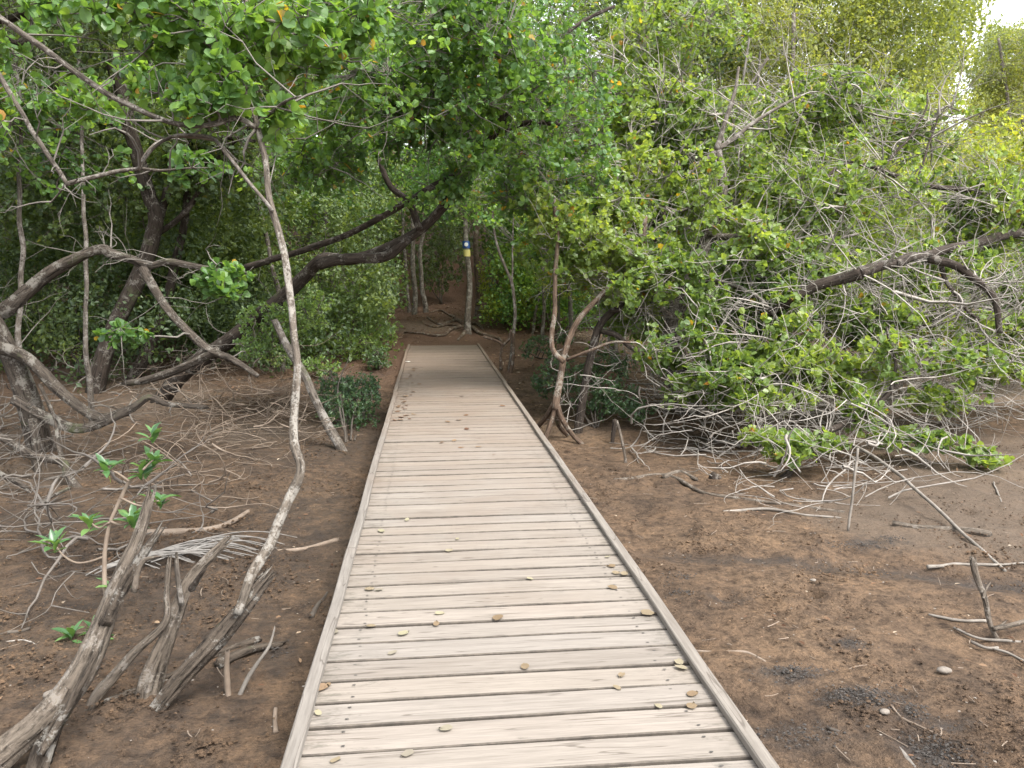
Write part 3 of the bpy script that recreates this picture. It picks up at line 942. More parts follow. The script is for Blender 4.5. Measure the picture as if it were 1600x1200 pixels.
# ================================================================== LEFT: dead wood and sapling near the deck
def hero_left():
    # slender leaning tree whose rotten foot lies near the deck
    base = G(240, 1112); d = depth(base)
    o = thing('slender_tree', 'slender pale barked tree with a rotten leaning foot beside the boardwalk', 'tree', base)
    foot_p, foot_r = trace([(205, 1150), (245, 1105), (290, 1052), (335, 1000), (378, 945), (411, 905)], d, d + 0.12, 22, 22)
    foot_r *= np.array([0.75, 1.0, 1.15, 1.2, 1.1, 0.85])
    mb = limb_mb(sink((foot_p, foot_r)), 28, 0.34, 0.06, 0.5, 10)
    part('rotten_foot', mb, M_ROT, o)
    st = trace([(372, 962), (398, 902), (420, 848), (441, 790), (464, 735), (455, 690), (459, 620), (463, 555), (452, 480), (441, 405), (425, 335), (413, 260), (398, 195), (384, 130), (388, 60), (376, -30)], d + 0.06, d + 0.75, 15.5, 7)
    part('trunk', limb_mb(st, 14, 0.24, 0, 1.1), M_BARK_PALE, o)
    limbs = [trace([(400, 200), (425, 175), (447, 158), (470, 150)], d + .6, d + .4, 7, 3),
             trace([(390, 120), (350, 90), (310, 60), (240, 28), (170, 5)], d + .65, d + .5, 7, 4),
             trace([(388, 70), (440, 60), (520, 30), (600, 10)], d + .7, d + 1.4, 7, 3),
             trace([(425, 330), (350, 235), (330, 215), (270, 213), (240, 232), (215, 265)], d + .5, d + .7, 6, 5),
             trace([(399, 200), (370, 185), (330, 195), (270, 192), (190, 160), (120, 115), (60, 70), (-10, 20)], d + .6, d + .2, 8, 9)]
    for l in limbs:
        part('branch', limb_mb(l, 8, 0.15), M_BARK_GREY, o)
    tw, lf = foliage(np.random.default_rng(41), [st[0][10:]] + [l[0] for l in limbs],
        [E(320, 110, d + .6, 120, 75, .5, 120), E(370, 40, d + .7, 150, 60, .6, 130), E(230, 20, d + .5, 130, 45, .4, 80), E(460, 70, d + 1.0, 120, 70, .6, 150), E(330, 165, d + .5, 70, 30, .3, 40), E(440, 190, d + .7, 45, 45, .3, 36), E(570, 30, d + 1.4, 130, 60, .6, 130)],
        0.068, 8, 'near', gap=-0.05, sub=8, bare=70)
    part('twigs', tw, M_TWIG_GREY, o, kind='stuff')
    part('crown', lf, M_LEAF_LUSH, o, False, 'stuff')

    # broken old trunk at the picture's corner
    b = G(60, 1195); d = depth(b)
    o = thing('broken_trunk', 'leaning broken trunk with split top, grey and rotten at its foot', 'dead tree', b)
    tp = trace([(-70, 1240), (20, 1165), (85, 1110), (135, 1050), (165, 985), (190, 905), (213, 845), (232, 776)], d - .15, d + .35, 66, 20)
    tp[1][:] = np.array([42, 42, 40, 36, 29, 21, 17, 13]) * (d) / FPX / 2
    tk = part('trunk', limb_mb(tp, 30, 0.32, 0.05, 0.6, 10), M_DEAD, o)
    subpart('snag', limb_mb(trace([(168, 975), (195, 915), (218, 875), (243, 838)], d + .12, d + .16, 24, 11), 18, 0.3, 0.06), M_ROT, tk)
    subpart('snag', limb_mb(trace([(205, 925), (222, 880), (240, 872), (250, 870)], d + .1, d + .1, 10, 3), 8, 0.2, 0.03), M_DEAD, tk)
    part('root', limb_mb(trace([(120, 1070), (95, 1120), (75, 1170), (60, 1215)], d + .05, d - .05, 28, 34), 20, 0.35), M_ROT, o)
    subpart('bark_flap', limb_mb(trace([(60, 1180), (95, 1120), (130, 1060), (150, 1020)], d - .1, d, 14, 8), 8, 0.3), M_ROT, tk)

    # pale rib leaning on it
    q = G(150, 1098); d = depth(q)
    single('dead_branch', limb_mb(sink(trace([(145, 1102), (175, 1062), (210, 1020), (255, 975), (260, 930), (264, 880)], d, d + .15, 17, 7)), 14, 0.25, 0.03), M_DEAD, 'pale bare branch propped between the broken trunk and the stump', 'dead branch', q)
    # stump
    q = G(232, 1090); d = depth(q)
    o = thing('stump', 'grey furrowed leaning stump with a splintered top and side prong', 'stump', q)
    s = trace([(232, 1098), (245, 1040), (265, 985), (288, 930), (310, 895), (352, 850)], d, d + .15, 44, 20)
    s[1][:] = np.array([31, 26, 22, 18, 16, 13]) * d / FPX / 2
    tk = part('trunk', limb_mb(sink(s), 28, 0.32, 0.05, 0.6, 10), M_DEAD, o)
    subpart('snag', limb_mb(trace([(283, 945), (278, 905), (275, 875)], d + .05, d + .03, 9, 6), 8, 0.2, 0.03), M_BARK_GREY, tk)
    subpart('snag', limb_mb(trace([(296, 920), (308, 905), (318, 893)], d - .03, d - .08, 12, 6), 8, 0.3, 0.03), M_BARK_DARK, tk)
    # ground pieces
    for lab, pts, w0, w1, m in (
        ('dark fallen branch lying behind the stump on the mud', [(160, 1100), (222, 1077), (290, 1048), (360, 1018), (405, 1002)], 9, 12, M_ROT),
        ('thick dry branch on the mud behind the silvery palm frond', [(225, 838), (280, 832), (330, 828), (365, 815), (388, 800)], 14, 6, M_TWIG_TAN),
        ('curled strip of tan bark ending against the boardwalk', [(432, 864), (470, 860), (505, 853), (530, 845)], 6, 9, M_TWIG_TAN),
        ('short dark stick leaning toward the boardwalk edge', [(487, 965), (500, 945), (512, 928)], 8, 5, M_TWIG_DARK),
        ('small brown stick on dark mud close to the near rail', [(428, 1148), (430, 1125), (432, 1108)], 8, 6, M_TWIG_TAN),
        ('bent thin twig lying on the open mud by the sapling', [(0, 1007), (40, 1003), (75, 1020), (112, 1028)], 3, 3, M_TWIG_PALE),
        ('short black stick fragment on the mud far from the deck', [(10, 992), (30, 988), (44, 984)], 7, 5, M_TWIG_DARK)):
        p, r = lay(pts, w0, w1)
        single('stick', limb_mb((p, r), 8, 0.25, 0.01), m, lab, 'stick', p[0])
    q = G(355, 1085); d = depth(q)
    single('stake', limb_mb(sink(trace([(355, 1090), (354, 1050), (356, 1018)], d, d, 10, 8)), 8, 0.2, 0.01), M_TWIG_TAN, 'short tan upright stake stuck in mud below the slender tree', 'stake', q)
    q = G(375, 1082); d = depth(q)
    single('dead_branch', limb_mb(sink(trace([(376, 1082), (400, 1040), (420, 1010), (428, 985)], d, d + .1, 8, 3)), 8, 0.25, 0.02), M_TWIG_GREY, 'thin grey prong of dead branch standing beside the stake', 'dead branch', q)
    # log under the leaning foot
    p, r = lay([(340, 1045), (370, 1030), (400, 1018), (440, 1010)], 16, 10, 0.7)
    single('log', limb_mb((p, r), 10, 0.35, 0.03), M_ROT, 'rotten brown log fragment under the slender tree', 'log', p[0])
hero_left()

def sapling():
    q = G(152, 1015); d = depth(q) + 0.12
    q = P(160, 985, d); q[2] = hgt(q[0], q[1])[0]
    o = thing('mangrove_sapling', 'young mangrove sapling with rosettes of glossy oblong leaves beside the broken trunk', 'sapling', q)
    stem = trace([(160, 1010), (166, 960), (163, 880), (165, 850), (172, 815), (188, 778), (201, 752), (222, 735), (238, 700)], d, d + .1, 8, 4)
    stem[0][0] = q - np.array([0, 0, 0.05])
    stm = part('stem', limb_mb(stem, 8, 0.1), M_TWIG_TAN, o)
    sh = [[(201, 752), (185, 740), (165, 730)], [(172, 815), (190, 820), (208, 812)], [(172, 815), (155, 825), (139, 815)], [(188, 778), (220, 790), (248, 782)], [(163, 870), (125, 880), (100, 868), (85, 850)],
          [(166, 960), (140, 985), (112, 990)], [(166, 960), (158, 1000), (150, 990)], [(222, 735), (232, 725), (240, 718)], [(163, 920), (172, 925), (178, 915)]]
    tips = [(238, 680)] + [s[-1] for s in sh] + [(222, 738), (208, 812)]
    brs = []
    for s in sh:
        brs.append(part('branch', limb_mb(trace(s, d + .03, d + .05 + 0.1 * random.uniform(-1, 1), 4, 2.5), 6, 0.1), M_TWIG_TAN, o))
    # leaf mesh shared by all
    u = np.linspace(0, 1, 5)
    wd = np.array([0.02, 0.13, 0.175, 0.13, 0.0])
    v = []
    for a, w in zip(u, wd):
        z = -0.22 * a ** 2
        v += [(a, w, z + 0.06 * (w > 0.05)), (a, 0, z), (a, -w, z + 0.06 * (w > 0.05))]
    f = []
    for i in range(4):
        f += [[i * 3, i * 3 + 1, i * 3 + 4, i * 3 + 3], [i * 3 + 1, i * 3 + 2, i * 3 + 5, i * 3 + 4]]
    me = bpy.data.meshes.new('leaf'); me.from_pydata(v, [], f); me.materials.append(M_LEAF_SAP); me.update()
    for p in me.polygons:
        p.use_smooth = True
    rng = np.random.default_rng(17)
    for t, (px, py) in enumerate(tips):
        c = P(px, py, d + 0.05 * rng.normal())
        for k in range(int(rng.integers(11, 15))):
            l = link('leaf', me, brs[t - 1] if 0 < t <= len(brs) else stm)
            l.location = c - q + rng.normal(size=3) * 0.006 - np.array([0, 0, 0.02 * (k % 3)])
            s = rng.uniform(0.07, 0.125)
            l.scale = (s, s, s)
            az = k * 2.4 + rng.normal() * 0.3
            l.rotation_euler = (rng.normal() * 0.25, -rng.uniform(0.0, 1.25), az)
    l = link('leaf', me, brs[0]); l.location = P(169, 742, d) - q; l.scale = (.05, .05, .05); l.rotation_euler = (0, 1.2, 0.4)
    l.data = me.copy(); l.data.materials[0] = M_LEAF_YELLOW
    l['label'] = 'yellowed hanging leaf'
sapling()

def palm_frond():
    q = G(270, 880)
    o = thing('palm_frond', 'dry silvery palm frond lying on the mud behind the stump', 'palm frond', q)
    rng = np.random.default_rng(23)
    p, r = lay([(160, 905), (200, 893), (250, 876), (300, 866), (345, 868)], 8, 4, 1.0)
    p[:, 2] += 0.05
    part('rachis', limb_mb((p, r), 8, 0.1), M_FROND, o)
    for k in range(34):
        x0 = 145 + 4.6 * k + rng.normal() * 7
        y0 = 908 - 1.25 * k + rng.normal() * 4
        ln = rng.uniform(90, 175)
        bend = rng.uniform(8, 18)
        pts = [(x0 + ln * f, y0 - bend * math.sin(2.4 * f) - 6 * f) for f in (0, .25, .5, .75, 1.0)]
        pp, rr = lay(pts, 2.6, 1.4, 1.0)
        pp[:, 2] += np.array([0.03, 0.05, 0.06, 0.05, 0.015]) + rng.random() * 0.02
        part('leaflet', limb_mb((pp, rr), 4, 0.05, 0, 0.1, 3), M_FROND, o)
palm_frond()

# ================================================================== LEFT: big leaning trees
d9 = depth(G(75, 700))
make_tree('sprawling_mangrove', 'sprawling grey mangrove whose low limbs sag to the mud at the shaded edge', trace([(75, 705), (55, 640), (25, 560), (-15, 480), (-60, 380), (-95, 260), (-70, 150), (-20, 60)], None, d9 - 1.2, 36, 10, True),
    [trace([(-30, 500), (15, 480), (45, 455), (80, 425), (120, 402), (158, 389), (176, 398), (205, 406), (232, 416), (262, 410), (290, 414), (345, 425)], d9 - .5, d9 - .3, 22, 9),
     trace([(-20, 535), (40, 560), (92, 612), (155, 655), (200, 645)], d9 - .6, d9 - .5, 19, 13),
     trace([(20, 625), (75, 655), (130, 668), (200, 642), (232, 622), (262, 632), (320, 636)], d9 - .7, d9 - .6, 17, 8) + (0.04,),
     trace([(226, 420), (258, 480), (318, 540), (360, 560), (405, 588)], d9 - .4, d9 - .7, 15, 7),
     trace([(342, 548), (290, 572), (230, 595), (198, 600)], d9 - .55, d9 - .5, 15, 10) + (0.03,),
     trace([(50, 655), (58, 700), (62, 745), (72, 775)], d9 - .9, d9 - 1.1, 12, 9),
     trace([(-10, 670), (50, 712), (98, 722), (106, 745), (128, 775), (150, 795)], d9 - 1.3, d9 - 1.8, 11, 16),
     trace([(98, 722), (92, 690), (85, 650), (60, 600)], d9 - 1.3, d9 - 1.0, 7, 5),
     trace([(-10, 735), (30, 755), (55, 780), (78, 800)], d9 - 1.7, d9 - 2.0, 8, 5),
     trace([(0, 905), (20, 850), (60, 790), (110, 762)], d9 - 2.9, d9 - 2.0, 9, 5)],
    [E(60, 60, 6.5, 110, 90, 0.9, 420), E(-60, 200, 7.5, 120, 120, 1.0, 300), E(110, 230, 8.4, 120, 80, 0.8, 260), E(350, 440, 7.6, 45, 30, 0.3, 55), E(195, 520, 7.6, 42, 18, 0.3, 32), E(150, 120, 7.0, 120, 80, .8, 260)],
    M_LEAF_LUSH, M_BARK_LIMB, M_TWIG_GREY, 0.08, 9, sides=18, rough=0.34, fol=dict(bare=160, sub=14, gap=0.1))

d12 = depth(G(245, 632))
make_tree('arching_tree', 'dark leaning tree that arches from the shaded bank over the boardwalk end', trace([(245, 630), (300, 578), (352, 530), (420, 482), (474, 436), (502, 410), (545, 406), (595, 390), (650, 362), (700, 312), (745, 250), (778, 205), (815, 150)], None, 9.6, 26, 10, True),
    [trace([(380, 418), (450, 396), (530, 372), (600, 336), (680, 290), (752, 256)], 11.2, 9.6, 11, 9) + (0.02,),
     trace([(690, 320), (720, 270), (735, 235), (720, 200)], 10.0, 9.9, 13, 8),
     trace([(655, 358), (640, 320), (610, 290), (590, 240), (575, 200)], 10.2, 10.4, 12, 7),
     trace([(775, 205), (830, 190), (880, 195)], 9.7, 9.3, 11, 5),
     trace([(500, 415), (540, 405), (600, 400), (640, 372)], 10.6, 10.2, 18, 14),
     trace([(778, 205), (790, 130), (770, 60), (740, -20)], 9.6, 9.2, 10, 5),
     trace([(815, 150), (850, 90), (900, 40), (960, 10)], 9.6, 10.0, 10, 5)],
    [E(560, 200, 9.0, 150, 70, 1.0, 327), E(640, 110, 8.2, 150, 90, 1.0, 405), E(760, 90, 8.6, 120, 90, 1.0, 327), E(850, 170, 9.6, 130, 110, 1.2, 405), E(480, 260, 9.6, 110, 55, .9, 202), E(700, 200, 9.4, 90, 60, .8, 171), E(880, 290, 10.4, 110, 80, 1.0, 273), E(805, 285, 11, 60, 55, .8, 170), E(690, 285, 9.6, 50, 34, .4, 70), E(630, 335, 9.9, 45, 22, .3, 34), E(725, 240, 9.0, 50, 32, .4, 60), E(775, 345, 12.5, 40, 34, .6, 90), E(845, 365, 12.5, 45, 45, .7, 120), E(780, 20, 8.6, 200, 70, 1.2, 327)],
    M_LEAF_LUSH, M_BARK_DARK, M_TWIG_GREY, 0.078, 9, limb_bark=M_BARK_DARK, fol=dict(bare=420, sub=14, gap=0.2))

make_tree('dark_trunk_tree', 'crooked black trunked tree rising from the shaded bank behind the sprawling mangrove', trace([(150, 612), (165, 545), (203, 452), (235, 372), (246, 335), (228, 272), (206, 212), (190, 150), (168, 80), (148, 10), (130, -80)], None, 11.8, 27, 15, True),
    [trace([(246, 340), (262, 290), (275, 240), (330, 215), (400, 220)], 12.5, 11.8, 15, 6),
     trace([(206, 212), (170, 190), (110, 150), (60, 130)], 12.2, 11.5, 12, 5),
     trace([(235, 372), (290, 330), (340, 250), (420, 170)], 12.6, 12.0, 11, 5)],
    [E(150, 60, 11.5, 160, 90, 1.4, 420), E(300, 150, 12, 150, 90, 1.4, 420), E(80, 180, 12, 140, 90, 1.3, 380), E(380, 240, 12.4, 140, 80, 1.2, 360), E(250, 300, 13.0, 160, 60, 1.2, 300), E(60, 330, 12.5, 150, 70, 1.2, 300), E(450, 130, 12, 150, 90, 1.4, 380)],
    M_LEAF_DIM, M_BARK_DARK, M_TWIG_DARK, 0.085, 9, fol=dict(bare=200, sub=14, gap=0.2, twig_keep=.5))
make_tree('dark_pole', 'thin black leaning stem between the crooked trunk and the arching tree', trace([(208, 592), (235, 528), (252, 482), (268, 420), (290, 330), (300, 240)], None, 13.0, 20, 10, True), (), [E(300, 240, 13, 80, 70, .9, 160)], M_LEAF_DIM, M_BARK_DARK, M_TWIG_DARK, 0.08, 8)

# thin bare branches hanging in from the corner
o = thing('overhanging_branch', 'smooth grey elbow branch hanging down into view before the dark trunks', 'branch', P(-40, 60, 4.9))
el = [trace([(-40, 50), (-5, 115), (25, 165), (52, 205), (84, 252), (103, 288)], 4.9, 5.0, 9, 7), trace([(103, 288), (140, 279), (180, 268), (215, 264), (250, 266), (300, 262)], 5.0, 5.2, 8, 3), trace([(215, 265), (235, 232), (262, 215), (300, 212)], 5.1, 5.3, 6, 3), trace([(103, 286), (92, 302), (78, 318)], 5.0, 5.0, 4, 2)]
for l in el:
    part('branch', limb_mb(l, 8, 0.12), M_BARK_GREY, o)
tw, lf = foliage(np.random.default_rng(77), [l[0] for l in el], [E(-20, 170, 4.8, 40, 60, .3, 16), E(300, 255, 5.3, 60, 30, .3, 22)], 0.065, 8, 'near', gap=0.5, sub=8, bare=16, bare_len=(0.2, 0.5))
part('twigs', tw, M_TWIG_GREY, o, kind='stuff'); part('foliage', lf, M_LEAF_LUSH, o, False, 'stuff')
o = thing('hooked_branch', 'dark hooked branch stub curling in at the upper corner', 'branch', P(-60, 20, 6))
part('branch', limb_mb(trace([(-60, 20), (0, 30), (40, 22), (44, 50), (30, 68), (8, 60), (-20, 30)], 6, 6.1, 13, 8), 8, 0.15), M_BARK_DARK, o)

# straight saplings in the shade
for lab, pts, dd, w in (
    ('straight grey sapling pole crossing in front of the sprawling limb', [(30, 545), (33, 470), (35, 400), (30, 300), (33, 200), (20, 60)], 8.6, 9),
    ('straight brown sapling pole between the sprawling limb and crooked trunk', [(136, 560), (135, 500), (134, 420), (131, 320), (128, 200), (120, 60)], 10.6, 8),
    ('thin grey pole standing just behind the slender pale tree', [(440, 560), (436, 470), (420, 380), (395, 280), (350, 120)], 14.5, 9),
    ('slim pole rising behind the arching trunk in the dim thicket', [(520, 520), (518, 440), (512, 350), (505, 250), (480, 60)], 18, 9),
    ('thin pole rising from the shrubs next to the trail', [(590, 500), (580, 420), (572, 340), (570, 230), (560, 60)], 20, 8)):
    make_tree('sapling_pole', lab, drop(trace(pts, dd, dd, w, w * .6)), (), [E(pts[-1][0], pts[-1][1], dd, 50, 50, .7, 90), E(pts[-2][0], pts[-2][1] - 30, dd, 45, 45, .6, 40)], M_LEAF_DIM, M_BARK_GREY, M_TWIG_GREY, 0.075, 7, 'oval', group='slim poles in the shaded thicket', sides=8)

# ================================================================== brush tangles (dead twigs)
def brush(name, label, areas, material, seed, height=0.5, r=(0.003, 0.006), ln=(0.4, 1.1), flat=0.5, nseg=10):
    rng = np.random.default_rng(seed)
    mb = MB()
    for (px, py, rx, ry, n) in areas:
        c = G(px, py)
        a = rng.normal(size=(n, 2)) * 0.55
        x, y = c[0] + a[:, 0] * rx, c[1] + a[:, 1] * ry
        z = hgt(x, y) + 0.02 + height * rng.random(n) ** 2
        d0 = norm(np.c_[rng.normal(size=(n, 2)), flat * rng.normal(size=n)])
        p = np.zeros((n, nseg, 3)); p[:, 0] = np.c_[x, y, z]
        L = rng.uniform(*ln, n)[:, None] / (nseg - 1)
        turn = rng.normal(size=(n, 3)) * np.array([.2, .2, .1])
        for k in range(1, nseg):
            d0 = norm(d0 + turn + rng.normal(size=(n, 3)) * np.array([.26, .26, .16]))
            p[:, k] = p[:, k - 1] + d0 * L
        gz = hgt(p[..., 0].ravel(), p[..., 1].ravel()).reshape(n, nseg) + 0.015
        p[..., 2] = np.maximum(p[..., 2], gz + 0.02 * rng.random((n, 1)))
        ok = (np.abs(p[..., 0] - 0.3) > 0.86).all(1)
        p = p[ok]
        R = rng.uniform(*r, len(p))[:, None] * np.exp(rng.normal(size=(len(p), 1)) * .3) * np.linspace(1.3, 0.25, nseg)[None]
        tubes(mb, p, R, 4)
        # forks
        m = len(p)
        for f in range(2):
            s = p[np.arange(m), rng.integers(2, nseg - 2, m)]
            dd = norm(rng.normal(size=(m, 3)) * np.array([1, 1, .6]))
            k = np.linspace(0, 1, 5)[None, :, None]
            ll = rng.uniform(0.12, 0.4, (m, 1, 1)) * np.mean(ln)
            fp = s[:, None] + dd[:, None] * k * ll + rng.normal(size=(m, 1, 3)) * 0.08 * k ** 2
            fp[..., 2] = np.maximum(fp[..., 2], hgt(fp[..., 0].ravel(), fp[..., 1].ravel()).reshape(m, 5) + 0.01)
            ok = (np.abs(fp[..., 0] - 0.3) > 0.86).all(1)
            tubes(mb, fp[ok], (rng.uniform(*r, m)[:, None] * 0.7 * np.linspace(1, 0.5, 5)[None])[ok], 3)
    tag(link(name, mb.mesh(name, material)), label, 'dead twigs', None, 'stuff')

brush('twig_tangle', 'tangle of thin tan dead twigs on the mud around the slender tree', [(350, 690, .9, 1.2, 60), (420, 640, .8, 1.0, 60), (300, 640, .9, .8, 50), (430, 570, .9, .9, 50), (330, 580, 1.0, .9, 50), (470, 690, .4, .6, 14), (330, 760, .7, .7, 30)], M_TWIG_TAN, 201, 0.55)
brush('driftwood_tangle', 'grey tangle of dead branches along the shaded waterline', [(60, 760, .9, .9, 26), (20, 640, 1.2, 1.0, 30), (120, 690, 1.0, .8, 20), (150, 850, .9, .6, 22), (30, 880, .7, .6, 12), (230, 600, 1.2, 1., 20)], M_TWIG_BRUSH, 202, 0.6, r=(0.003, 0.009), ln=(0.5, 1.3))
brush('brush_pile', 'dense pale brush of dead twigs under the drooping mangroves', [(1060, 640, .8, 1.2, 110), (1120, 600, 1.2, 1.2, 130), (1220, 640, 1.3, 1.0, 150), (1330, 620, 1.3, 1.2, 150), (1430, 600, 1.4, 1.4, 150), (1530, 580, 1.3, 1.3, 130), (1050, 700, .9, .6, 36), (1180, 720, 1.0, .5, 40), (1330, 740, .9, .5, 26), (1480, 660, 1.1, .6, 60), (1290, 780, .8, .3, 24)], M_TWIG_PALE, 203, 0.9, r=(0.004, 0.008), ln=(0.5, 1.5))

# ================================================================== RIGHT: trees by the deck
d = depth(G(872, 690))
tr = trace([(868, 640), (872, 600), (878, 570), (890, 530), (915, 490), (945, 455), (972, 433), (1000, 400), (1010, 340)], d, d + .5, 12, 6)
o = make_tree('stilt_rooted_tree', 'small leaning tree on splayed stilt roots beside the boardwalk rail', tr,
    [trace([(869, 632), (860, 660), (848, 695)], d, d - .05, 9, 7), trace([(870, 625), (880, 655), (897, 680), (912, 695)], d, d - .05, 9, 7), trace([(867, 640), (875, 665), (888, 680)], d + .02, d + .25, 10, 7), trace([(866, 630), (850, 655), (838, 668)], d + .05, d + .3, 9, 7),
     trace([(880, 565), (864, 548), (862, 520), (866, 480), (868, 430), (872, 370), (866, 310)], d, d + .2, 9, 6), trace([(884, 562), (920, 548), (955, 535), (985, 535)], d, d - .2, 6, 3)],
    [E(930, 350, d + .5, 90, 70, .8, 260), E(1010, 450, d + .2, 70, 45, .6, 150), E(880, 410, d + .5, 50, 40, .5, 80), E(1050, 530, d - .1, 50, 40, .5, 90), E(860, 330, d + .4, 60, 70, .6, 130), E(960, 400, d + .3, 60, 35, .5, 110)], M_LEAF_LIGHT, M_BARK_RED, M_TWIG_PALE, 0.075, 9, fol=dict(bare=120, sub=12))
d = depth(G(905, 672))
make_tree('forked_tree', 'dark slim forked tree leaning away right behind the stilt rooted one', trace([(903, 675), (914, 612), (928, 545), (942, 503), (966, 475), (990, 450), (1010, 400), (1040, 330)], None, d + .3, 14, 7, True),
    [trace([(966, 475), (975, 455), (978, 440), (965, 400)], d + .1, d + .1, 11, 6), trace([(940, 518), (965, 525), (990, 545), (1030, 560), (1075, 575), (1095, 590)], d, d - .3, 10, 6), trace([(955, 488), (985, 484), (1010, 480)], d, d - .2, 6, 3)],
    [E(1040, 300, d + .4, 110, 80, .9, 300), E(1000, 400, d, 60, 40, .5, 90), E(1030, 560, d - .3, 45, 30, .3, 40)], M_LEAF_LIGHT, M_BARK_DARK, M_TWIG_PALE, 0.078, 9, fol=dict(bare=140, sub=12))

def bush(name, label, px, py, dd, clumps, leaf, leaf_len, per, shape='oval', nstem=6, fol=None, cat='bush', bark=None):
    b = G(px, py) if dd is None else P(px, py, dd)
    if dd is not None:
        b[2] = hgt(b[0], b[1])[0]
    o = thing(name, label, cat, b)
    rng = np.random.default_rng(int(px * 7 + py))
    C = np.array([c[0] for c in clumps])
    limbs = []
    for k in range(nstem):
        e = C[k % len(C)] + rng.normal(size=3) * 0.15
        m = b * 0.5 + e * 0.5 + rng.normal(size=3) * 0.07
        l = np.array([b + rng.normal(size=3) * np.array([.05, .05, 0]), m, e])
        limbs.append(l)
        part('stem', limb_mb((l, np.array([.013, .010, .006])), 6, 0.1), bark or M_TWIG_DARK, o)
    tw, lf = foliage(rng, limbs, clumps, leaf_len, per, shape, **(fol or dict(sub=10, gap=.5)))
    part('twigs', tw, M_TWIG_DARK, o, kind='stuff')
    part('foliage', lf, leaf, o, False, 'stuff')
    return o
bush('holly_bush', 'dark glossy low bush around the stilt rooted tree', 930, 668, None, [E(940, 620, 10.6, 65, 35, .5, 260), E(880, 585, 10.9, 45, 30, .4, 130), E(985, 640, 10.3, 40, 18, .3, 80), E(950, 575, 11.0, 50, 30, .4, 130), E(860, 600, 11.2, 35, 22, .3, 70)], M_LEAF_HOLLY, 0.05, 10)
bush('holly_bush', 'dark green low bush on the mud hugging the boardwalk before its end', 540, 690, None, [E(545, 640, 10.4, 52, 44, .5, 330), E(580, 615, 10.8, 22, 24, .3, 60), E(560, 600, 10.9, 40, 20, .4, 100), E(515, 610, 10.8, 32, 28, .4, 90), E(555, 675, 10.1, 42, 18, .3, 80)], M_LEAF_HOLLY, 0.05, 10)
bush('understory_shrub', 'leafy mid green shrub hiding the foot of the arching tree', 430, 560, None, [E(430, 500, 11.2, 60, 36, .5, 200), E(480, 480, 11.6, 45, 40, .5, 150), E(400, 540, 11.0, 40, 22, .4, 80)], M_LEAF_MID, 0.06, 9, nstem=7, cat='shrub')
bush('small_shrub', 'small grey green shrub next to the boardwalk corner', 590, 575, None, [E(592, 560, 14.5, 24, 20, .3, 90)], M_LEAF_HOLLY, 0.05, 9)
bush('small_shrub', 'small dark shrub between the thin saplings and the stilt rooted tree', 840, 560, None, [E(842, 545, 14.5, 30, 22, .4, 110), E(880, 528, 14.8, 18, 12, .3, 40)], M_LEAF_HOLLY, 0.05, 9)
bush('understory_shrub', 'lush mid green shrub mass bordering the trail mouth', 545, 560, None, [E(560, 470, 17, 70, 50, 1.0, 520), E(500, 500, 16, 70, 45, .9, 420), E(600, 440, 19, 45, 60, .8, 330), E(560, 540, 15.6, 50, 25, .6, 200), E(460, 540, 15, 50, 35, .7, 200), E(595, 515, 16.5, 35, 28, .6, 150), E(500, 575, 14, 40, 20, .5, 110)], M_LEAF_MID, 0.07, 8, nstem=9, cat='shrub')
bush('understory_shrub', 'yellow green shrub right beside the blazed tree', 790, 505, None, [E(785, 430, 20, 40, 60, .8, 420), E(830, 410, 20.5, 40, 60, .8, 330), E(770, 480, 19.6, 25, 25, .5, 120), E(815, 470, 19.6, 30, 28, .5, 140)], M_LEAF_YELLOW, 0.075, 8, nstem=8, cat='shrub')
bush('understory_shrub', 'dim shrub filling the shade behind the pale trunk cluster', 690, 470, 25, [E(690, 400, 25, 45, 60, 1.0, 360), E(700, 330, 26, 60, 50, 1, 260), E(660, 420, 24, 30, 40, .8, 160)], M_LEAF_DIM, 0.09, 8, nstem=6, cat='shrub')
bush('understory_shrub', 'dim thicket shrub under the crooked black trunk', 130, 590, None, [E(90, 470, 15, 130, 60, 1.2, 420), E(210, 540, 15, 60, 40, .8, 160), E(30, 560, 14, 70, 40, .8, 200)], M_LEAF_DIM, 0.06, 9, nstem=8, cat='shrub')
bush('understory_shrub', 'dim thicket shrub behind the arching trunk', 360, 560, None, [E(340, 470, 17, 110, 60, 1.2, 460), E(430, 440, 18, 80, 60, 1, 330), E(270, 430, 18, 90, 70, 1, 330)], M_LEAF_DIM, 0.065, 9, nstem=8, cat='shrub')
bush('understory_shrub', 'light shrub behind the thin pale saplings', 870, 500, 18, [E(880, 420, 18, 60, 50, 1, 330), E(940, 440, 18, 50, 40, .8, 220), E(870, 350, 18, 70, 50, 1, 260)], M_LEAF_YELLOW, 0.07, 8, nstem=6, cat='shrub')

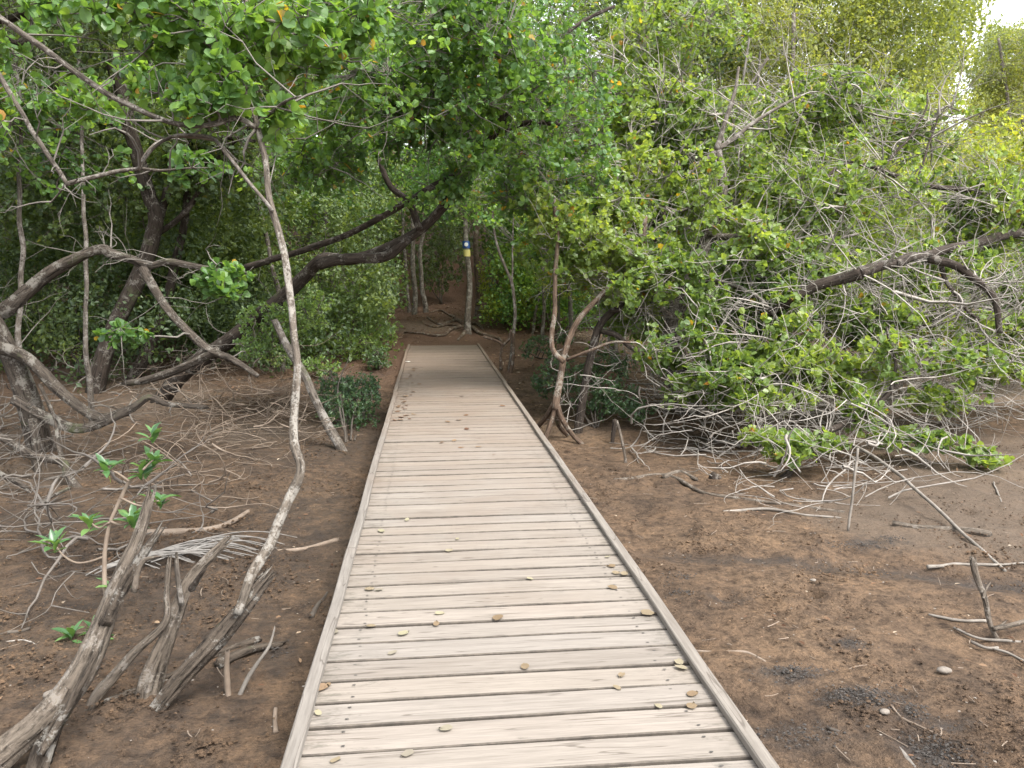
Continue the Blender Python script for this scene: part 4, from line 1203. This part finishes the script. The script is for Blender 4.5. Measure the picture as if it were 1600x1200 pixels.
# blazed tree at the trail
q = G(728, 517); d = depth(q)
tr = trace([(728, 520), (732, 480), (733, 440), (730, 400), (727, 365), (724, 300), (716, 220), (720, 120)], None, d, 9.2, 7, True)
tr[1][:3] *= np.array([1.5, 1.25, 1.05])
o = make_tree('blazed_tree', 'pale slim tree with blue and yellow painted trail blazes at the path', tr, [trace([(727, 372), (735, 355), (745, 340)], d, d, 4, 2)], [E(720, 180, d, 120, 80, 1.4, 420), E(740, 260, d, 80, 50, 1.1, 200)], M_LEAF_LUSH, M_BARK_PALE, M_TWIG_GREY, 0.085, 8, fol=dict(sub=16))
def band(z0, z1, r, mt, name, a0=0.0, a1=2 * math.pi, dy=0.0):
    mb = MB(); pc = []
    k = 14
    cz = np.interp([z0, z1], tr[0][:, 2], np.arange(len(tr[0])))
    for zi, ci in zip((z0, z1), cz):
        i = int(ci); f = ci - i
        c = tr[0][i] * (1 - f) + tr[0][min(i + 1, len(tr[0]) - 1)] * f
        a = np.linspace(a0, a1, k)
        pc.append(np.c_[c[0] + r * np.cos(a), c[1] + r * np.sin(a), np.full(k, c[2])])
    mb.add(np.vstack(pc), [[i, i + 1, k + i + 1, k + i] for i in range(k - 1)])
    return part(name, mb, mt, o)
zb = lambda py: P(729, py, d)[2]
rr_ = 0.5 * 8.0 * d / FPX
bb = band(zb(388), zb(377), rr_ + 0.028, M_BLUE, 'blue_blaze')
band(zb(401), zb(390.5), rr_ + 0.026, M_YELLOW, 'yellow_blaze', math.radians(185), math.radians(335))
mb = MB(); ci = np.interp(zb(382.5), tr[0][:, 2], np.arange(len(tr[0]))); cc_ = tr[0][int(ci)] * (1 - ci % 1) + tr[0][int(ci) + 1] * (ci % 1); vd_ = norm((CAM - cc_) * np.array([1, 1, 0])); c = cc_ + vd_ * (rr_ + 0.044); a = np.arange(12) / 12 * 2 * np.pi
mb.add(np.vstack([c[None] + 0.048 * (np.cos(a)[:, None] * RT + np.sin(a)[:, None] * UP), c[None] - FW * 0.012]), None, [[i, (i + 1) % 12, 12] for i in range(12)])
wd = link('white_dot', mb.mesh('white_dot', M_WHITE, np.array(o.location)), bb)
for pts, w0, w1 in (([(724, 512), (705, 517), (690, 526), (660, 523), (632, 520)], 7, 3), ([(724, 508), (712, 502), (690, 508), (672, 500), (668, 496)], 6, 3), ([(735, 512), (752, 523), (768, 528), (780, 531), (784, 540)], 7, 4), ([(730, 515), (722, 525), (716, 533)], 7, 4), ([(720, 512), (700, 509), (680, 512), (665, 508)], 5, 2.5), ([(725, 505), (700, 492), (685, 486), (670, 490)], 5, 2.5), ([(733, 508), (745, 508), (755, 514)], 6, 4)):
    p, r = lay(pts, w0, w1, 0.55)
    part('root', limb_mb((p, r), 8, 0.2), M_BARK_RED, o)

for lab, pts, dd, w in (
    ('slim pale trunk, thinnest of the cluster behind the path', [(640, 475), (636, 440), (632, 400), (630, 360), (628, 300)], 23, 6),
    ('straight pale trunk in the middle of the cluster behind the path', [(648, 480), (646, 430), (645, 390), (646, 330), (644, 240)], 22.5, 8),
    ('slightly bent pale trunk of the cluster nearest the blazed tree', [(664, 470), (658, 430), (657, 395), (664, 360), (684, 320), (690, 250)], 22.8, 7),
    ('reddish brown trunk just behind the blazed tree', [(748, 470), (746, 420), (745, 380), (748, 340), (752, 260)], 22, 9)):
    make_tree('slim_trunk_tree', lab, drop(trace(pts, dd, dd, w, w * .7)), (), [E(pts[-1][0], pts[-1][1] - 40, dd, 70, 60, 1.2, 150)], M_LEAF_DIM, M_BARK_PALE if 'pale' in lab else M_BARK_RED, M_TWIG_GREY, 0.09, 8, sides=8)

for lab, pts, w, fork in (
    ('thin white stemmed sapling curving up from looped roots near the deck end', [(795, 580), (800, 540), (804, 500), (802, 455), (790, 420), (778, 390), (771, 350), (768, 300)], 6, [(803, 470), (800, 430), (801, 390), (802, 340)]),
    ('thin pale sapling leaning away behind the looped roots', [(832, 520), (838, 480), (846, 440), (860, 385), (874, 345), (890, 290)], 5, [(846, 440), (850, 470), (858, 505)]),
    ('short reddish stem standing by the dark shrub near the saplings', [(848, 530), (850, 480), (848, 430), (842, 380), (836, 320)], 6, [(849, 470), (860, 440), (868, 420)])):
    q = G(*pts[0]); dd = depth(q)
    make_tree('thin_sapling', lab, trace(pts, None, dd, w, w * .5, True), [trace(fork, dd, dd, w * .6, w * .35)], [E(pts[-1][0], pts[-1][1], dd, 50, 40, .7, 90)], M_LEAF_LIGHT, M_BARK_PALE, M_TWIG_PALE, 0.07, 7, sides=8)
q = G(790, 582); dd = depth(q)
o = thing('looped_roots', 'dark looped aerial roots standing at the rail near the deck end', 'roots', q)
for pts in ([(784, 578), (783, 555), (784, 538), (770, 530), (755, 526)], [(784, 540), (795, 530), (800, 515)], [(796, 586), (802, 560), (801, 520)], [(776, 582), (786, 588), (797, 580), (800, 566)]):
    part('root', limb_mb(trace(pts, dd, dd, 5, 4.5), 8, 0.15), M_BARK_RED, o)

# ================================================================== RIGHT: mangrove thicket
dr = depth(G(1075, 640))
make_tree('old_mangrove', 'old mangrove with hollow grey trunk and pale drooping twigs over the mud', trace([(1082, 645), (1065, 605), (1045, 560), (1050, 500), (1075, 440), (1110, 370), (1128, 300), (1120, 235)], None, dr - .5, 38, 12, True),
    [trace([(1120, 235), (1132, 190), (1145, 150), (1155, 105)], dr - .5, dr - .4, 9, 4), trace([(1122, 235), (1160, 205), (1195, 180), (1250, 150)], dr - .5, dr - .3, 9, 4), trace([(1120, 235), (1095, 255), (1070, 278)], dr - .5, dr - .7, 9, 4), trace([(1130, 310), (1090, 318), (1060, 330), (1030, 320)], dr - .5, dr - .9, 8, 4),
     trace([(1060, 590), (1100, 560), (1160, 545), (1230, 545)], dr - .2, dr - 1.8, 13, 5), trace([(1110, 370), (1180, 370), (1260, 380), (1340, 365)], dr - .5, dr - 1.2, 11, 4), trace([(1050, 500), (1000, 440), (985, 380), (980, 300)], dr - .4, dr - .6, 11, 5), trace([(1075, 440), (1130, 440), (1190, 470), (1230, 520)], dr - .6, dr - 2.2, 10, 4), trace([(1065, 605), (1100, 615), (1140, 618), (1190, 628), (1230, 640)], dr - .5, dr - 1.5, 9, 5)],
    [E(1000, 300, 11.5, 110, 90, 1.2, 630), E(1120, 400, 10.6, 110, 80, 1.1, 630), E(1060, 460, 10.2, 90, 60, .8, 420), E(1180, 500, 9.8, 100, 55, .9, 480), E(1120, 220, 12, 150, 90, 1.3, 720), E(1250, 440, 10.5, 110, 70, 1.0, 495), E(1150, 560, 9.4, 90, 35, .6, 225), E(1010, 180, 12, 120, 80, 1.2, 495), E(1240, 320, 11.5, 120, 80, 1.2, 570), E(1260, 560, 9.4, 100, 40, .7, 240), E(1010, 480, 11.6, 80, 60, .9, 260), E(950, 400, 12.5, 90, 70, 1.0, 300), E(1100, 610, 9.6, 80, 30, .6, 120), E(1200, 620, 9.0, 80, 30, .5, 110), E(1320, 600, 9.0, 70, 30, .5, 100)],
    M_LEAF_LIGHT, M_BARK_GREY, M_TWIG_PALE, 0.082, 10, fol=dict(twig_keep=.6, bare=1150, bare_len=(.5, 1.4), sub=11, gap=.05, twig_r=0.0064, droop=.15))
dr2 = depth(G(1575, 640))
make_tree('arched_mangrove', 'broad mangrove with a dark arched and broken limb reaching over the flat', trace([(1680, 650), (1660, 560), (1640, 450), (1612, 358), (1580, 310), (1555, 275)], None, 11.5, 34, 5, True),
    [trace([(1612, 360), (1560, 370), (1500, 385), (1450, 400), (1420, 402), (1398, 412)], 11.2, 9.4, 14, 16) + (0.04,), trace([(1345, 424), (1320, 432), (1272, 446), (1236, 470), (1200, 490)], 9.2, 9.6, 20, 12), trace([(1398, 412), (1370, 418), (1340, 426)], 9.4, 9.2, 15, 18),
     trace([(1452, 402), (1498, 415), (1530, 440), (1550, 468), (1560, 520)], 9.6, 9.4, 14, 10), trace([(1468, 404), (1480, 440), (1508, 482), (1530, 500)], 9.7, 9.5, 9, 4), trace([(1452, 400), (1440, 430), (1437, 470)], 10.7, 10.6, 6, 3),
     trace([(1560, 520), (1500, 480), (1470, 500), (1440, 510)], 10.3, 10, 7, 3), trace([(1560, 300), (1450, 290), (1340, 255), (1300, 270), (1270, 310)], 11.5, 11, 9, 4), trace([(1420, 310), (1440, 260), (1455, 215), (1470, 170)], 11.3, 11.6, 5, 2), trace([(1380, 260), (1420, 215), (1445, 175), (1450, 140)], 11.3, 11.6, 5, 2)],
    [E(1380, 290, 11.6, 130, 90, 1.2, 672), E(1500, 330, 11.6, 120, 70, 1.2, 528), E(1590, 470, 11, 90, 80, 1.0, 416), E(1340, 500, 10, 90, 50, .8, 368), E(1460, 520, 10.2, 100, 55, .8, 368), E(1550, 560, 10, 80, 30, .6, 176), E(1400, 200, 12.4, 110, 70, 1.2, 400), E(1290, 180, 12.6, 110, 70, 1.2, 480), E(1450, 420, 10.7, 110, 50, .8, 320), E(1450, 620, 9.4, 90, 26, .5, 110), E(1560, 600, 9.6, 70, 28, .5, 90), E(1580, 520, 10.4, 70, 40, .7, 130)],
    M_LEAF_LIGHT, M_BARK_GREY, M_TWIG_PALE, 0.080, 10, limb_bark=M_BARK_DARK, fol=dict(twig_keep=.6, bare=1350, bare_len=(.5, 1.5), sub=11, gap=0.0, twig_r=0.0066, droop=.1))
# low limbs touching the mud
dl = depth(G(1240, 750))
o = make_tree('low_limb', 'dark curved mangrove limb resting on mud with a tuft of leaves', trace([(1115, 745), (1150, 768), (1195, 772), (1228, 748), (1243, 728), (1262, 700), (1300, 668)], dl, dl + .3, 15, 8),
    [trace([(1290, 675), (1335, 656), (1365, 641), (1392, 612), (1420, 582), (1452, 560)], dl + .35, dl + .8, 12, 7), trace([(1392, 610), (1400, 570), (1390, 540), (1385, 510)], dl + .6, dl + .7, 6, 3)],
    [E(1235, 700, dl, 45, 28, .3, 84), E(1190, 685, dl + .2, 40, 15, .3, 36), E(1290, 690, dl + .2, 35, 18, .3, 42), E(1420, 685, dl + .6, 70, 16, .35, 84), E(1480, 690, dl + .4, 40, 18, .3, 42), E(1540, 715, dl + .3, 30, 16, .25, 36), E(1345, 640, dl + .5, 30, 40, .3, 56), E(1130, 590, dl + 1.0, 45, 22, .3, 56), E(1390, 560, dl + .8, 60, 40, .5, 84), E(1500, 560, dl + 1.0, 70, 30, .5, 70)],
    M_LEAF_LIGHT, M_BARK_DARK, M_TWIG_PALE, 0.075, 8, cat='limb', fol=dict(bare=260, sub=8, gap=.5))
# trees further back on the right
make_tree('tall_mangrove', 'tall light green tree behind the boardwalk thicket, above the old mangrove', drop(trace([(960, 560), (955, 450), (965, 330), (985, 200), (1000, 80), (1010, -60)], 15, 14.5, 14, 7)),
    [trace([(965, 330), (920, 250), (890, 160), (880, 60)], 15, 14, 9, 4), trace([(985, 200), (1050, 120), (1100, 50), (1130, -20)], 14.6, 14, 9, 4), trace([(975, 265), (1060, 230), (1150, 160), (1200, 90)], 14.8, 14.4, 9, 4)],
    [E(900, 60, 13.5, 150, 90, 1.6, 560), E(1040, 60, 14, 140, 80, 1.6, 480), E(960, 180, 14.5, 160, 90, 1.5, 480), E(880, 380, 16, 100, 70, 1.2, 260), E(1000, 420, 16, 100, 60, 1.2, 260)], M_LEAF_LIGHT, M_BARK_GREY, M_TWIG_PALE, 0.085, 8, fol=dict(bare=400, sub=14, gap=.15))
for lab, pts, dd, cl, lf in (
    ('olive yellow tree on the hillside above the old mangrove', [(1210, 520), (1215, 350), (1235, 180), (1240, 20)], 24, [E(1180, 70, 24, 140, 90, 2.2, 700), E(1250, 180, 23, 130, 80, 2, 500), E(1190, 270, 23, 140, 70, 2, 420)], M_LEAF_OLIVE),
    ('olive tree with bare pale leader stems just before the sky gap', [(1310, 500), (1300, 300), (1290, 120), (1325, 0)], 26, [E(1360, 60, 26, 110, 80, 2.2, 620), E(1400, 140, 25, 90, 80, 2, 500), E(1330, 220, 24, 120, 70, 2, 420), E(1420, 240, 24, 60, 60, 1.6, 240)], M_LEAF_OLIVE),
    ('yellow green tree closing the flat beyond the arched mangrove', [(1640, 560), (1630, 400), (1610, 260), (1600, 180)], 18, [E(1590, 260, 18, 80, 90, 1.8, 460), E(1600, 370, 17.5, 100, 80, 1.8, 460), E(1540, 350, 18, 60, 50, 1.4, 200), E(1520, 440, 17, 110, 60, 1.6, 320)], M_LEAF_YELLOW),
    ('pale hazy tree standing beyond the sky gap', [(1620, 420), (1590, 260), (1570, 120), (1560, 60)], 38, [E(1570, 110, 38, 50, 60, 2.6, 430), E(1625, 80, 38, 60, 60, 2.6, 400), E(1540, 190, 37, 50, 50, 2.2, 200), E(1600, 200, 36, 70, 50, 2.2, 330)], M_LEAF_OLIVE)):
    make_tree('hillside_tree', lab, drop(trace(pts, dd, dd, 14 * 20 / dd, 7 * 20 / dd)), (), cl, lf, M_BARK_PALE, M_TWIG_PALE, 0.11, 8, 'far', fol=dict(bare=160, bare_len=(.6, 2.0), sub=16, gap=.05, twig_r=.007, twig_keep=.3, limb_sides=3))

# ================================================================== forest behind (uncountable foliage masses)
def spray_meshes(material, leaf_len, n, rad, shape, tints, seed):
    """a few leafy sprays to be scattered"""
    out = []
    rng = np.random.default_rng(seed)
    for k, (t0, t1) in enumerate(tints):
        mb = MB()
        c = rdir(rng, max(4, n // 7)) * rng.random((max(4, n // 7), 1)) ** 0.5 * rad
        idx = rng.integers(0, len(c), n)
        pos = c[idx] + rng.normal(size=(n, 3)) * leaf_len * 0.75
        leaves(mb, pos, norm(norm(pos) * 0.5 + rdir(rng, n)), norm(np.array([0, 0, .9]) + rdir(rng, n)), leaf_len * rng.uniform(.6, 1.2, n), shape, np.clip(rng.uniform(t0, t1) + .2 * (rng.random(len(c))[idx] - .5) + (.1 * rng.normal(size=n)), 0, .94))
        me = mb.mesh('spray', material, smooth=False)
        out.append(bpy.data.objects.new('spray', me))
    return out

def scatter(name, label, cat, pts, variants, smin, smax, seed):
    rng = np.random.default_rng(seed)
    me = bpy.data.meshes.new(name)
    n = len(pts)
    me.vertices.add(n); me.vertices.foreach_set('co', pts.astype(np.float32).ravel())
    a = me.attributes.new('turn', 'FLOAT_VECTOR', 'POINT')
    a.data.foreach_set('vector', np.c_[rng.normal(size=(n, 2)) * .35, rng.uniform(0, 6.28, n)].astype(np.float32).ravel())
    a = me.attributes.new('size', 'FLOAT', 'POINT'); a.data.foreach_set('value', rng.uniform(smin, smax, n).astype(np.float32))
    # neighbouring sprays lean to the same shade of green
    tone = np.clip(0.5 + 0.75 * vnoise(pts, 0.45, seed) + 0.16 * rng.normal(size=n), 0, 0.999)
    a = me.attributes.new('pick', 'INT', 'POINT'); a.data.foreach_set('value', (tone * len(variants)).astype(np.int32))
    o = link(name, me)
    tag(o, label, cat, None, 'stuff')
    ng = bpy.data.node_groups.new(name, 'GeometryNodeTree')
    ng.interface.new_socket('Geometry', in_out='INPUT', socket_type='NodeSocketGeometry')
    ng.interface.new_socket('Geometry', in_out='OUTPUT', socket_type='NodeSocketGeometry')
    N, L = ng.nodes, ng.links
    gi, go = N.new('NodeGroupInput'), N.new('NodeGroupOutput')
    def attr(nm, t):
        x = N.new('GeometryNodeInputNamedAttribute'); x.data_type = t; x.inputs[0].default_value = nm
        return x.outputs[0]
    pick, turn, size = attr('pick', 'INT'), attr('turn', 'FLOAT_VECTOR'), attr('size', 'FLOAT')
    join = N.new('GeometryNodeJoinGeometry')
    for k, vo in enumerate(variants):
        oi = N.new('GeometryNodeObjectInfo'); oi.inputs['Object'].default_value = vo
        cmp = N.new('FunctionNodeCompare'); cmp.data_type = 'INT'; cmp.operation = 'EQUAL'
        ia = [q for q in cmp.inputs if q.enabled and q.type == 'INT']
        L.new(pick, ia[0]); ia[1].default_value = k
        ip = N.new('GeometryNodeInstanceOnPoints')
        L.new(gi.outputs[0], ip.inputs['Points']); L.new(cmp.outputs[0], ip.inputs['Selection'])
        L.new(oi.outputs['Geometry'], ip.inputs['Instance'])
        L.new(turn, ip.inputs['Rotation']); L.new(size, ip.inputs['Scale'])
        L.new(ip.outputs[0], join.inputs[0])
    L.new(join.outputs[0], go.inputs[0])
    md = o.modifiers.new('scatter', 'NODES'); md.node_group = ng
    return o

TN = [(0.05, 0.2), (0.2, 0.4), (0.4, 0.6), (0.6, 0.8), (0.8, 0.98)]
def forest():
    rng = np.random.default_rng(303)
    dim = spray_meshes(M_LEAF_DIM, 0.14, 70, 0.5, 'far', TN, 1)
    small = spray_meshes(M_LEAF_DIM, 0.075, 80, 0.30, 'far', TN, 2)
    lush = spray_meshes(M_LEAF_LUSH, 0.10, 70, 0.38, 'far', TN, 5)
    light = spray_meshes(M_LEAF_LIGHT, 0.085, 60, 0.34, 'round', TN, 4)
    olive = spray_meshes(M_LEAF_OLIVE, 0.13, 70, 0.5, 'far', TN, 3)
    def layer(x0, x1, y0, y1, d0, d1, n, gap=0.3, ok=None):
        px, py, dd = rng.uniform(x0, x1, n), rng.uniform(y0, y1, n), rng.uniform(d0, d1, n)
        k = np.ones(n, bool) if ok is None else ok(px, py, dd)
        p = np.array([P(a, b, c) for a, b, c in zip(px[k], py[k], dd[k])])
        p = p[p[:, 2] > hgt(p[:, 0], p[:, 1]) + 0.12]
        return p[vnoise(p, 0.55, 91) + 0.5 * vnoise(p, 1.4, 92) > -gap]
    trail = lambda a, b, c: ~((np.abs(a - 690) < 70) & (b > 330) & (c < 27))
    A = np.vstack([layer(-250, 1150, -150, 470, 23, 34, 5200, .35, trail), layer(-250, 1000, -200, 300, 34, 42, 1500, .6)])
    scatter('forest', 'dense dim green forest foliage filling the hillside behind everything', 'forest', A, dim, .8, 1.5, 11)
    A = np.vstack([layer(-250, 610, 250, 560, 14.5, 22, 3000, .1, lambda a, b, c: b < 585 - (c - 14) * 9), layer(-250, 430, 60, 420, 13, 20, 1500, .1), layer(-250, 480, 470, 600, 12, 17, 800, .0), layer(-800, -200, 150, 600, 11, 18, 1400, .15)])
    scatter('undergrowth', 'fine leaved dim undergrowth crowding the shaded bank', 'undergrowth', A, small, .8, 1.5, 12)
    A = np.vstack([layer(770, 1150, 250, 500, 18.5, 25, 1500, .25), layer(400, 900, -60, 330, 15, 21, 750, .15)])
    scatter('mid_foliage', 'mixed green foliage hanging behind the arching tree', 'foliage', A, lush, .8, 1.4, 13)
    A = layer(960, 1750, 140, 540, 12.5, 17, 1500, .12, lambda a, b, c: ~((a > 1440) & (b < 270)))
    scatter('thicket_foliage', 'light green leaves filling the depth of the mangrove thicket', 'foliage', A, light, .7, 1.3, 16)
    gapf = lambda a, b, c: ~((a > 1512 - 0.12 * b + 16 * np.sin(b * .09) + 11 * np.sin(b * .27)) & (b < 235))
    A = np.vstack([layer(1000, 1560, -120, 560, 24, 34, 5200, .35, gapf), layer(1300, 1750, 230, 600, 20, 30, 1600, .4), layer(1525, 1800, 45, 300, 38, 46, 2600, .35, lambda a, b, c: b > 50 + 0.9 * np.clip(1560 - a, 0, 99) + 26 * np.sin(a * .10) + 18 * np.sin(a * .29))])
    scatter('hillside_woods', 'sunlit olive foliage of the woods closing the far side of the flat', 'woods', A, olive, .8, 1.5, 14)
    # stems in it
    m = 150
    px = rng.uniform(-100, 1300, m); dd = rng.uniform(18, 30, m)
    b = np.array([P(a, 500, c) for a, c in zip(px, dd)])
    b = b[(np.abs(b[:, 0] - .6) > 2.0)]
    b[:, 2] = hgt(b[:, 0], b[:, 1]) - 0.1
    m = len(b)
    k = np.linspace(0, 1, 7)[None, :, None]
    pts = b[:, None] + np.array([0, 0, 1.0]) * k * rng.uniform(3.5, 8, (m, 1, 1)) + rng.normal(size=(m, 1, 3)) * np.array([.7, .7, 0]) * k ** 1.5 + rng.normal(size=(m, 7, 3)) * .07
    mb = MB(); tubes(mb, pts, rng.uniform(.02, .06, m)[:, None] * np.linspace(1, .5, 7)[None], 6)
    tag(link('forest_stems', mb.mesh('forest_stems', M_TWIG_GREY)), 'slim stems standing dimly within the forest on the hillside', 'forest stems', None, 'stuff')
    # canopy above the bank, mostly out of view, added to shade it
    cl = [(np.array([-5.5, 9, 6.0]), np.array([3.6, 4.5, 1.0]), 130), (np.array([-4.5, 16, 7.0]), np.array([3.6, 4.0, 1.2]), 90), (np.array([-9, 14, 6.5]), np.array([4, 6, 1.4]), 180), (np.array([-4.0, 4.0, 5.2]), np.array([2.2, 2.6, .7]), 60)]
    scatter('shade_canopy', 'high forest canopy added mostly out of view to shade the bank and trail', 'canopy', clump_points(rng, cl, 0.2, 0.8, 0.5), dim, .8, 1.3, 15)
forest()

# ================================================================== RIGHT: driftwood on the flat
for lab, pts, w0, w1, m in (
    ('long pale driftwood branch lying in front of the brush pile', [(960, 752), (1040, 744), (1100, 772), (1180, 784), (1235, 790), (1320, 802)], 6, 6, M_DEAD),
    ('short thick grey driftwood piece beside the long pale branch', [(1035, 748), (1062, 740), (1090, 750)], 10, 6, M_DEAD),
    ('split pale log lying on the mud beyond the dark drainage line', [(1396, 820), (1440, 826), (1490, 830), (1548, 838)], 10, 12, M_DEAD),
    ('thin stick lying across the drainage line near the upright driftwood', [(1448, 888), (1500, 883), (1560, 884), (1610, 878)], 6, 3, M_STICK),
    ('thin brown stick on the mud touching the boardwalk rail', [(1086, 1020), (1140, 1021), (1170, 1024), (1196, 1036)], 5, 4, M_TWIG_TAN),
    ('dark bent stick on the near mud below the silt heaps', [(1292, 1140), (1325, 1150), (1355, 1168), (1385, 1182)], 6, 4, M_TWIG_DARK),
    ('stub of pale stick cut by the lower picture edge', [(1398, 1172), (1418, 1190), (1440, 1215)], 10, 9, M_TWIG_GREY),
    ('curved thin twig among the dark silt heaps', [(1392, 1105), (1412, 1124), (1450, 1142), (1470, 1150), (1468, 1128)], 4, 3, M_TWIG_TAN),
    ('grey stick near the brush pile end on open mud', [(1130, 802), (1200, 796), (1260, 806), (1330, 812)], 5, 3, M_STICK),
    ('thin white stick standing out on far open mud', [(1552, 755), (1565, 785), (1575, 800)], 3, 2, M_STICK)):
    p, r = lay(pts, w0, w1)
    single('stick' if w0 < 10 else 'log', limb_mb((p, r), 8, 0.28, 0.01), m, lab, 'stick' if w0 < 10 else 'log', p[0])
q = G(1570, 892); dn = depth(q)
single('fallen_rod', limb_mb(trace([(1300, 685), (1345, 702), (1400, 738), (1450, 782), (1510, 838), (1570, 892)], 8.6, dn, 5, 5.5), 6, 0.1, 0, .3), M_STICK, 'long straight pale rod slanting from the thicket down to the mud', 'branch', q)
q = G(1325, 830); dn = depth(q)
single('fallen_rod', limb_mb(trace([(1341, 700), (1334, 760), (1325, 830)], dn + .1, dn, 4, 4), 6, 0.1, 0, .3), M_STICK, 'thin pale rod hanging nearly upright above the mud before the thicket', 'branch', q)
q = G(1560, 1000); dn = depth(q)
o = thing('upright_driftwood', 'bleached forked driftwood branch standing upright in the mud', 'driftwood', q)
for pts, w0, w1 in (([(1585, 1025), (1560, 1000), (1545, 968), (1535, 930), (1527, 905), (1520, 876)], 8, 13), ([(1536, 935), (1540, 922), (1546, 912)], 5, 3), ([(1552, 985), (1580, 976), (1610, 968)], 9, 9), ([(1555, 984), (1570, 972)], 5, 4)):
    part('branch', limb_mb(trace(pts, dn - .02, dn + .05, w0 * .8, w1 * .8), 12, .25, .02), M_DEAD, o)
for pts, w0, w1 in (([(1450, 963), (1500, 973), (1540, 975)], 4, 5), ([(1490, 985), (1530, 1000), (1570, 1005), (1610, 1008)], 4, 5), ([(1516, 1008), (1540, 1015), (1560, 1016)], 5, 4), ([(1550, 1015), (1580, 1025), (1610, 1040)], 4, 4)):
    p, r = lay(pts, w0, w1, 1.2)
    part('twig', limb_mb((p, r), 6, .15), M_STICK, o)
for lab, pts, w0, w1 in (('dark short stub standing in the mud near the forked tree', [(956, 692), (957, 675), (961, 655)], 6, 8), ('pale leaning prop root standing in mud before the dark bush', [(978, 722), (973, 690), (965, 660)], 5, 4)):
    q = G(*pts[0]); dd = depth(q)
    single('root_stub', limb_mb(trace(pts, None, dd, w0, w1, True), 8, .2, .02), M_BARK_DARK if 'dark short' in lab else M_DEAD, lab, 'root', q)
o = thing('leaning_stem', 'mossy dead stem slanting behind the slender tree to the mud', 'dead branch', G(532, 702))
dd = depth(G(532, 702))
part('trunk', limb_mb(trace([(532, 704), (510, 660), (490, 620), (475, 585), (450, 540), (430, 500)], None, dd + .3, 15, 10, True), 8, .25, .02), M_BARK_GREY, o)

# pebbles
for lab, px, py, s in (('pale stone lying alone on the near mud flat', 1475, 1054, .026), ('small pale stone beside the dark silt heaps', 1382, 1119, .02), ('light stone near the drainage line below the thicket', 1270, 911, .014), ('whitish shell chunk standing by the broken trunk', 83, 1092, .03)):
    q = G(px, py)
    mb = MB(); rng = np.random.default_rng(px)
    u, v_ = np.meshgrid(np.linspace(0, np.pi, 7), np.arange(8) / 8 * 2 * np.pi, indexing='ij')
    pts = np.c_[(np.sin(u) * np.cos(v_)).ravel() * 1.5, (np.sin(u) * np.sin(v_)).ravel(), np.cos(u).ravel() * .6] * s
    pts *= 1 + .25 * vnoise(pts / s, 1.1, px)[:, None]
    mb.add(pts + q + np.array([0, 0, s * .4 + .012]), [[i * 8 + j, (i + 1) * 8 + j, (i + 1) * 8 + (j + 1) % 8, i * 8 + (j + 1) % 8] for i in range(6) for j in range(8)])
    single('stone', mb, M_STONE, lab, 'stone', q)

# ================================================================== fallen leaves on the planks
def fallen_leaves():
    rng = np.random.default_rng(808)
    def lm(k):
        a = np.linspace(0, 2 * np.pi, 11)[:-1]
        rx, ry = 1.0, rng.uniform(.62, .85)
        v = [(0, 0, .0)]
        for t in a:
            r = 1 + .08 * rng.normal()
            x, y = rx * math.cos(t) * r, ry * math.sin(t) * r
            v.append((x, y, .12 * x * x * rng.uniform(0, 1) + .30 * y * y * (.4 + .6 * rng.random()) - .05))
        v.append((-1.35, 0.03, .05))
        f = [[0, i, i % 10 + 1] for i in range(1, 11)] + [[6, 11, 7 if k % 2 else 5]]
        me = bpy.data.meshes.new('fallen_leaf'); me.from_pydata(v, [], f); me.update()
        for p in me.polygons: p.use_smooth = True
        return me
    dry = [lm(k) for k in range(6)]
    rust = [m.copy() for m in dry]
    for m in dry: m.materials.append(M_LEAF_DRY)
    for m in rust: m.materials.append(M_LEAF_RUST)
    def put(px, py, s, label, rusty=False, group=None):
        q = Dk(px, py)
        o = link('fallen_leaf', (rust if rusty else dry)[int(rng.integers(6))], None, (q[0], q[1], 0.008))
        o.scale = (s, s, s)
        o.rotation_euler = (rng.normal() * .08, rng.normal() * .08, rng.uniform(0, 6.28))
        tag(o, label, 'leaf', group)
    put(1012, 960, .034, 'large yellow round fallen leaf touching the rail of the boardwalk')
    put(497, 1078, .034, 'orange tan fallen leaf tucked against the near rail of the deck', True)
    put(778, 967, .030, 'curled brown fallen leaf stuck in a gap mid deck')
    for px, py in ((577, 923), (592, 922), (688, 959), (682, 977), (580, 980), (523, 989), (612, 1022), (630, 991), (512, 1074), (496, 1117), (695, 1140), (637, 1180), (523, 1190), (715, 844), (702, 861), (635, 813), (594, 829), (950, 870), (955, 885), (963, 897), (977, 899), (958, 922), (828, 905), (822, 1044), (1065, 1045), (1060, 1036), (970, 1058), (963, 1076), (1082, 1087), (1030, 1105), (1082, 1105), (575, 790)):
        put(px + rng.normal(), py + rng.normal(), rng.uniform(.015, .026), *(('small pale dry fallen leaf on near planks along the mudflat side rail', False, 'dry leaves along the mudflat side rail') if px > 900 else ('small pale dry fallen leaf lying mid deck on the near planks', False, 'dry leaves mid deck') if px > 660 else ('small pale dry fallen leaf on near planks along the slender tree side rail', False, 'dry leaves along the slender tree side rail')))
    for k in range(46):
        t = rng.random()
        py = 575 + 85 * t
        px = 636 - 20 * t + abs(rng.normal()) * 11
        if k > 32:
            px, py = rng.uniform(640, 790), rng.uniform(570, 720)
        put(px, py, rng.uniform(.022, .036), *(('small rusty fallen leaf scattered mid deck on the far planks', True, 'rusty leaves mid deck') if k > 32 else ('small rusty fallen leaf in the drift along the far rail', True, 'rusty leaf drift along the far rail')))
    q = Dk(637, 566)
    o = link('fallen_leaf', dry[0].copy(), None, (q[0], q[1], .012)); o.data.materials[0] = M_WHITE; o.scale = (.05, .05, .05)
    tag(o, 'whitish bleached leaf near the far corner of the deck', 'leaf')
fallen_leaves()
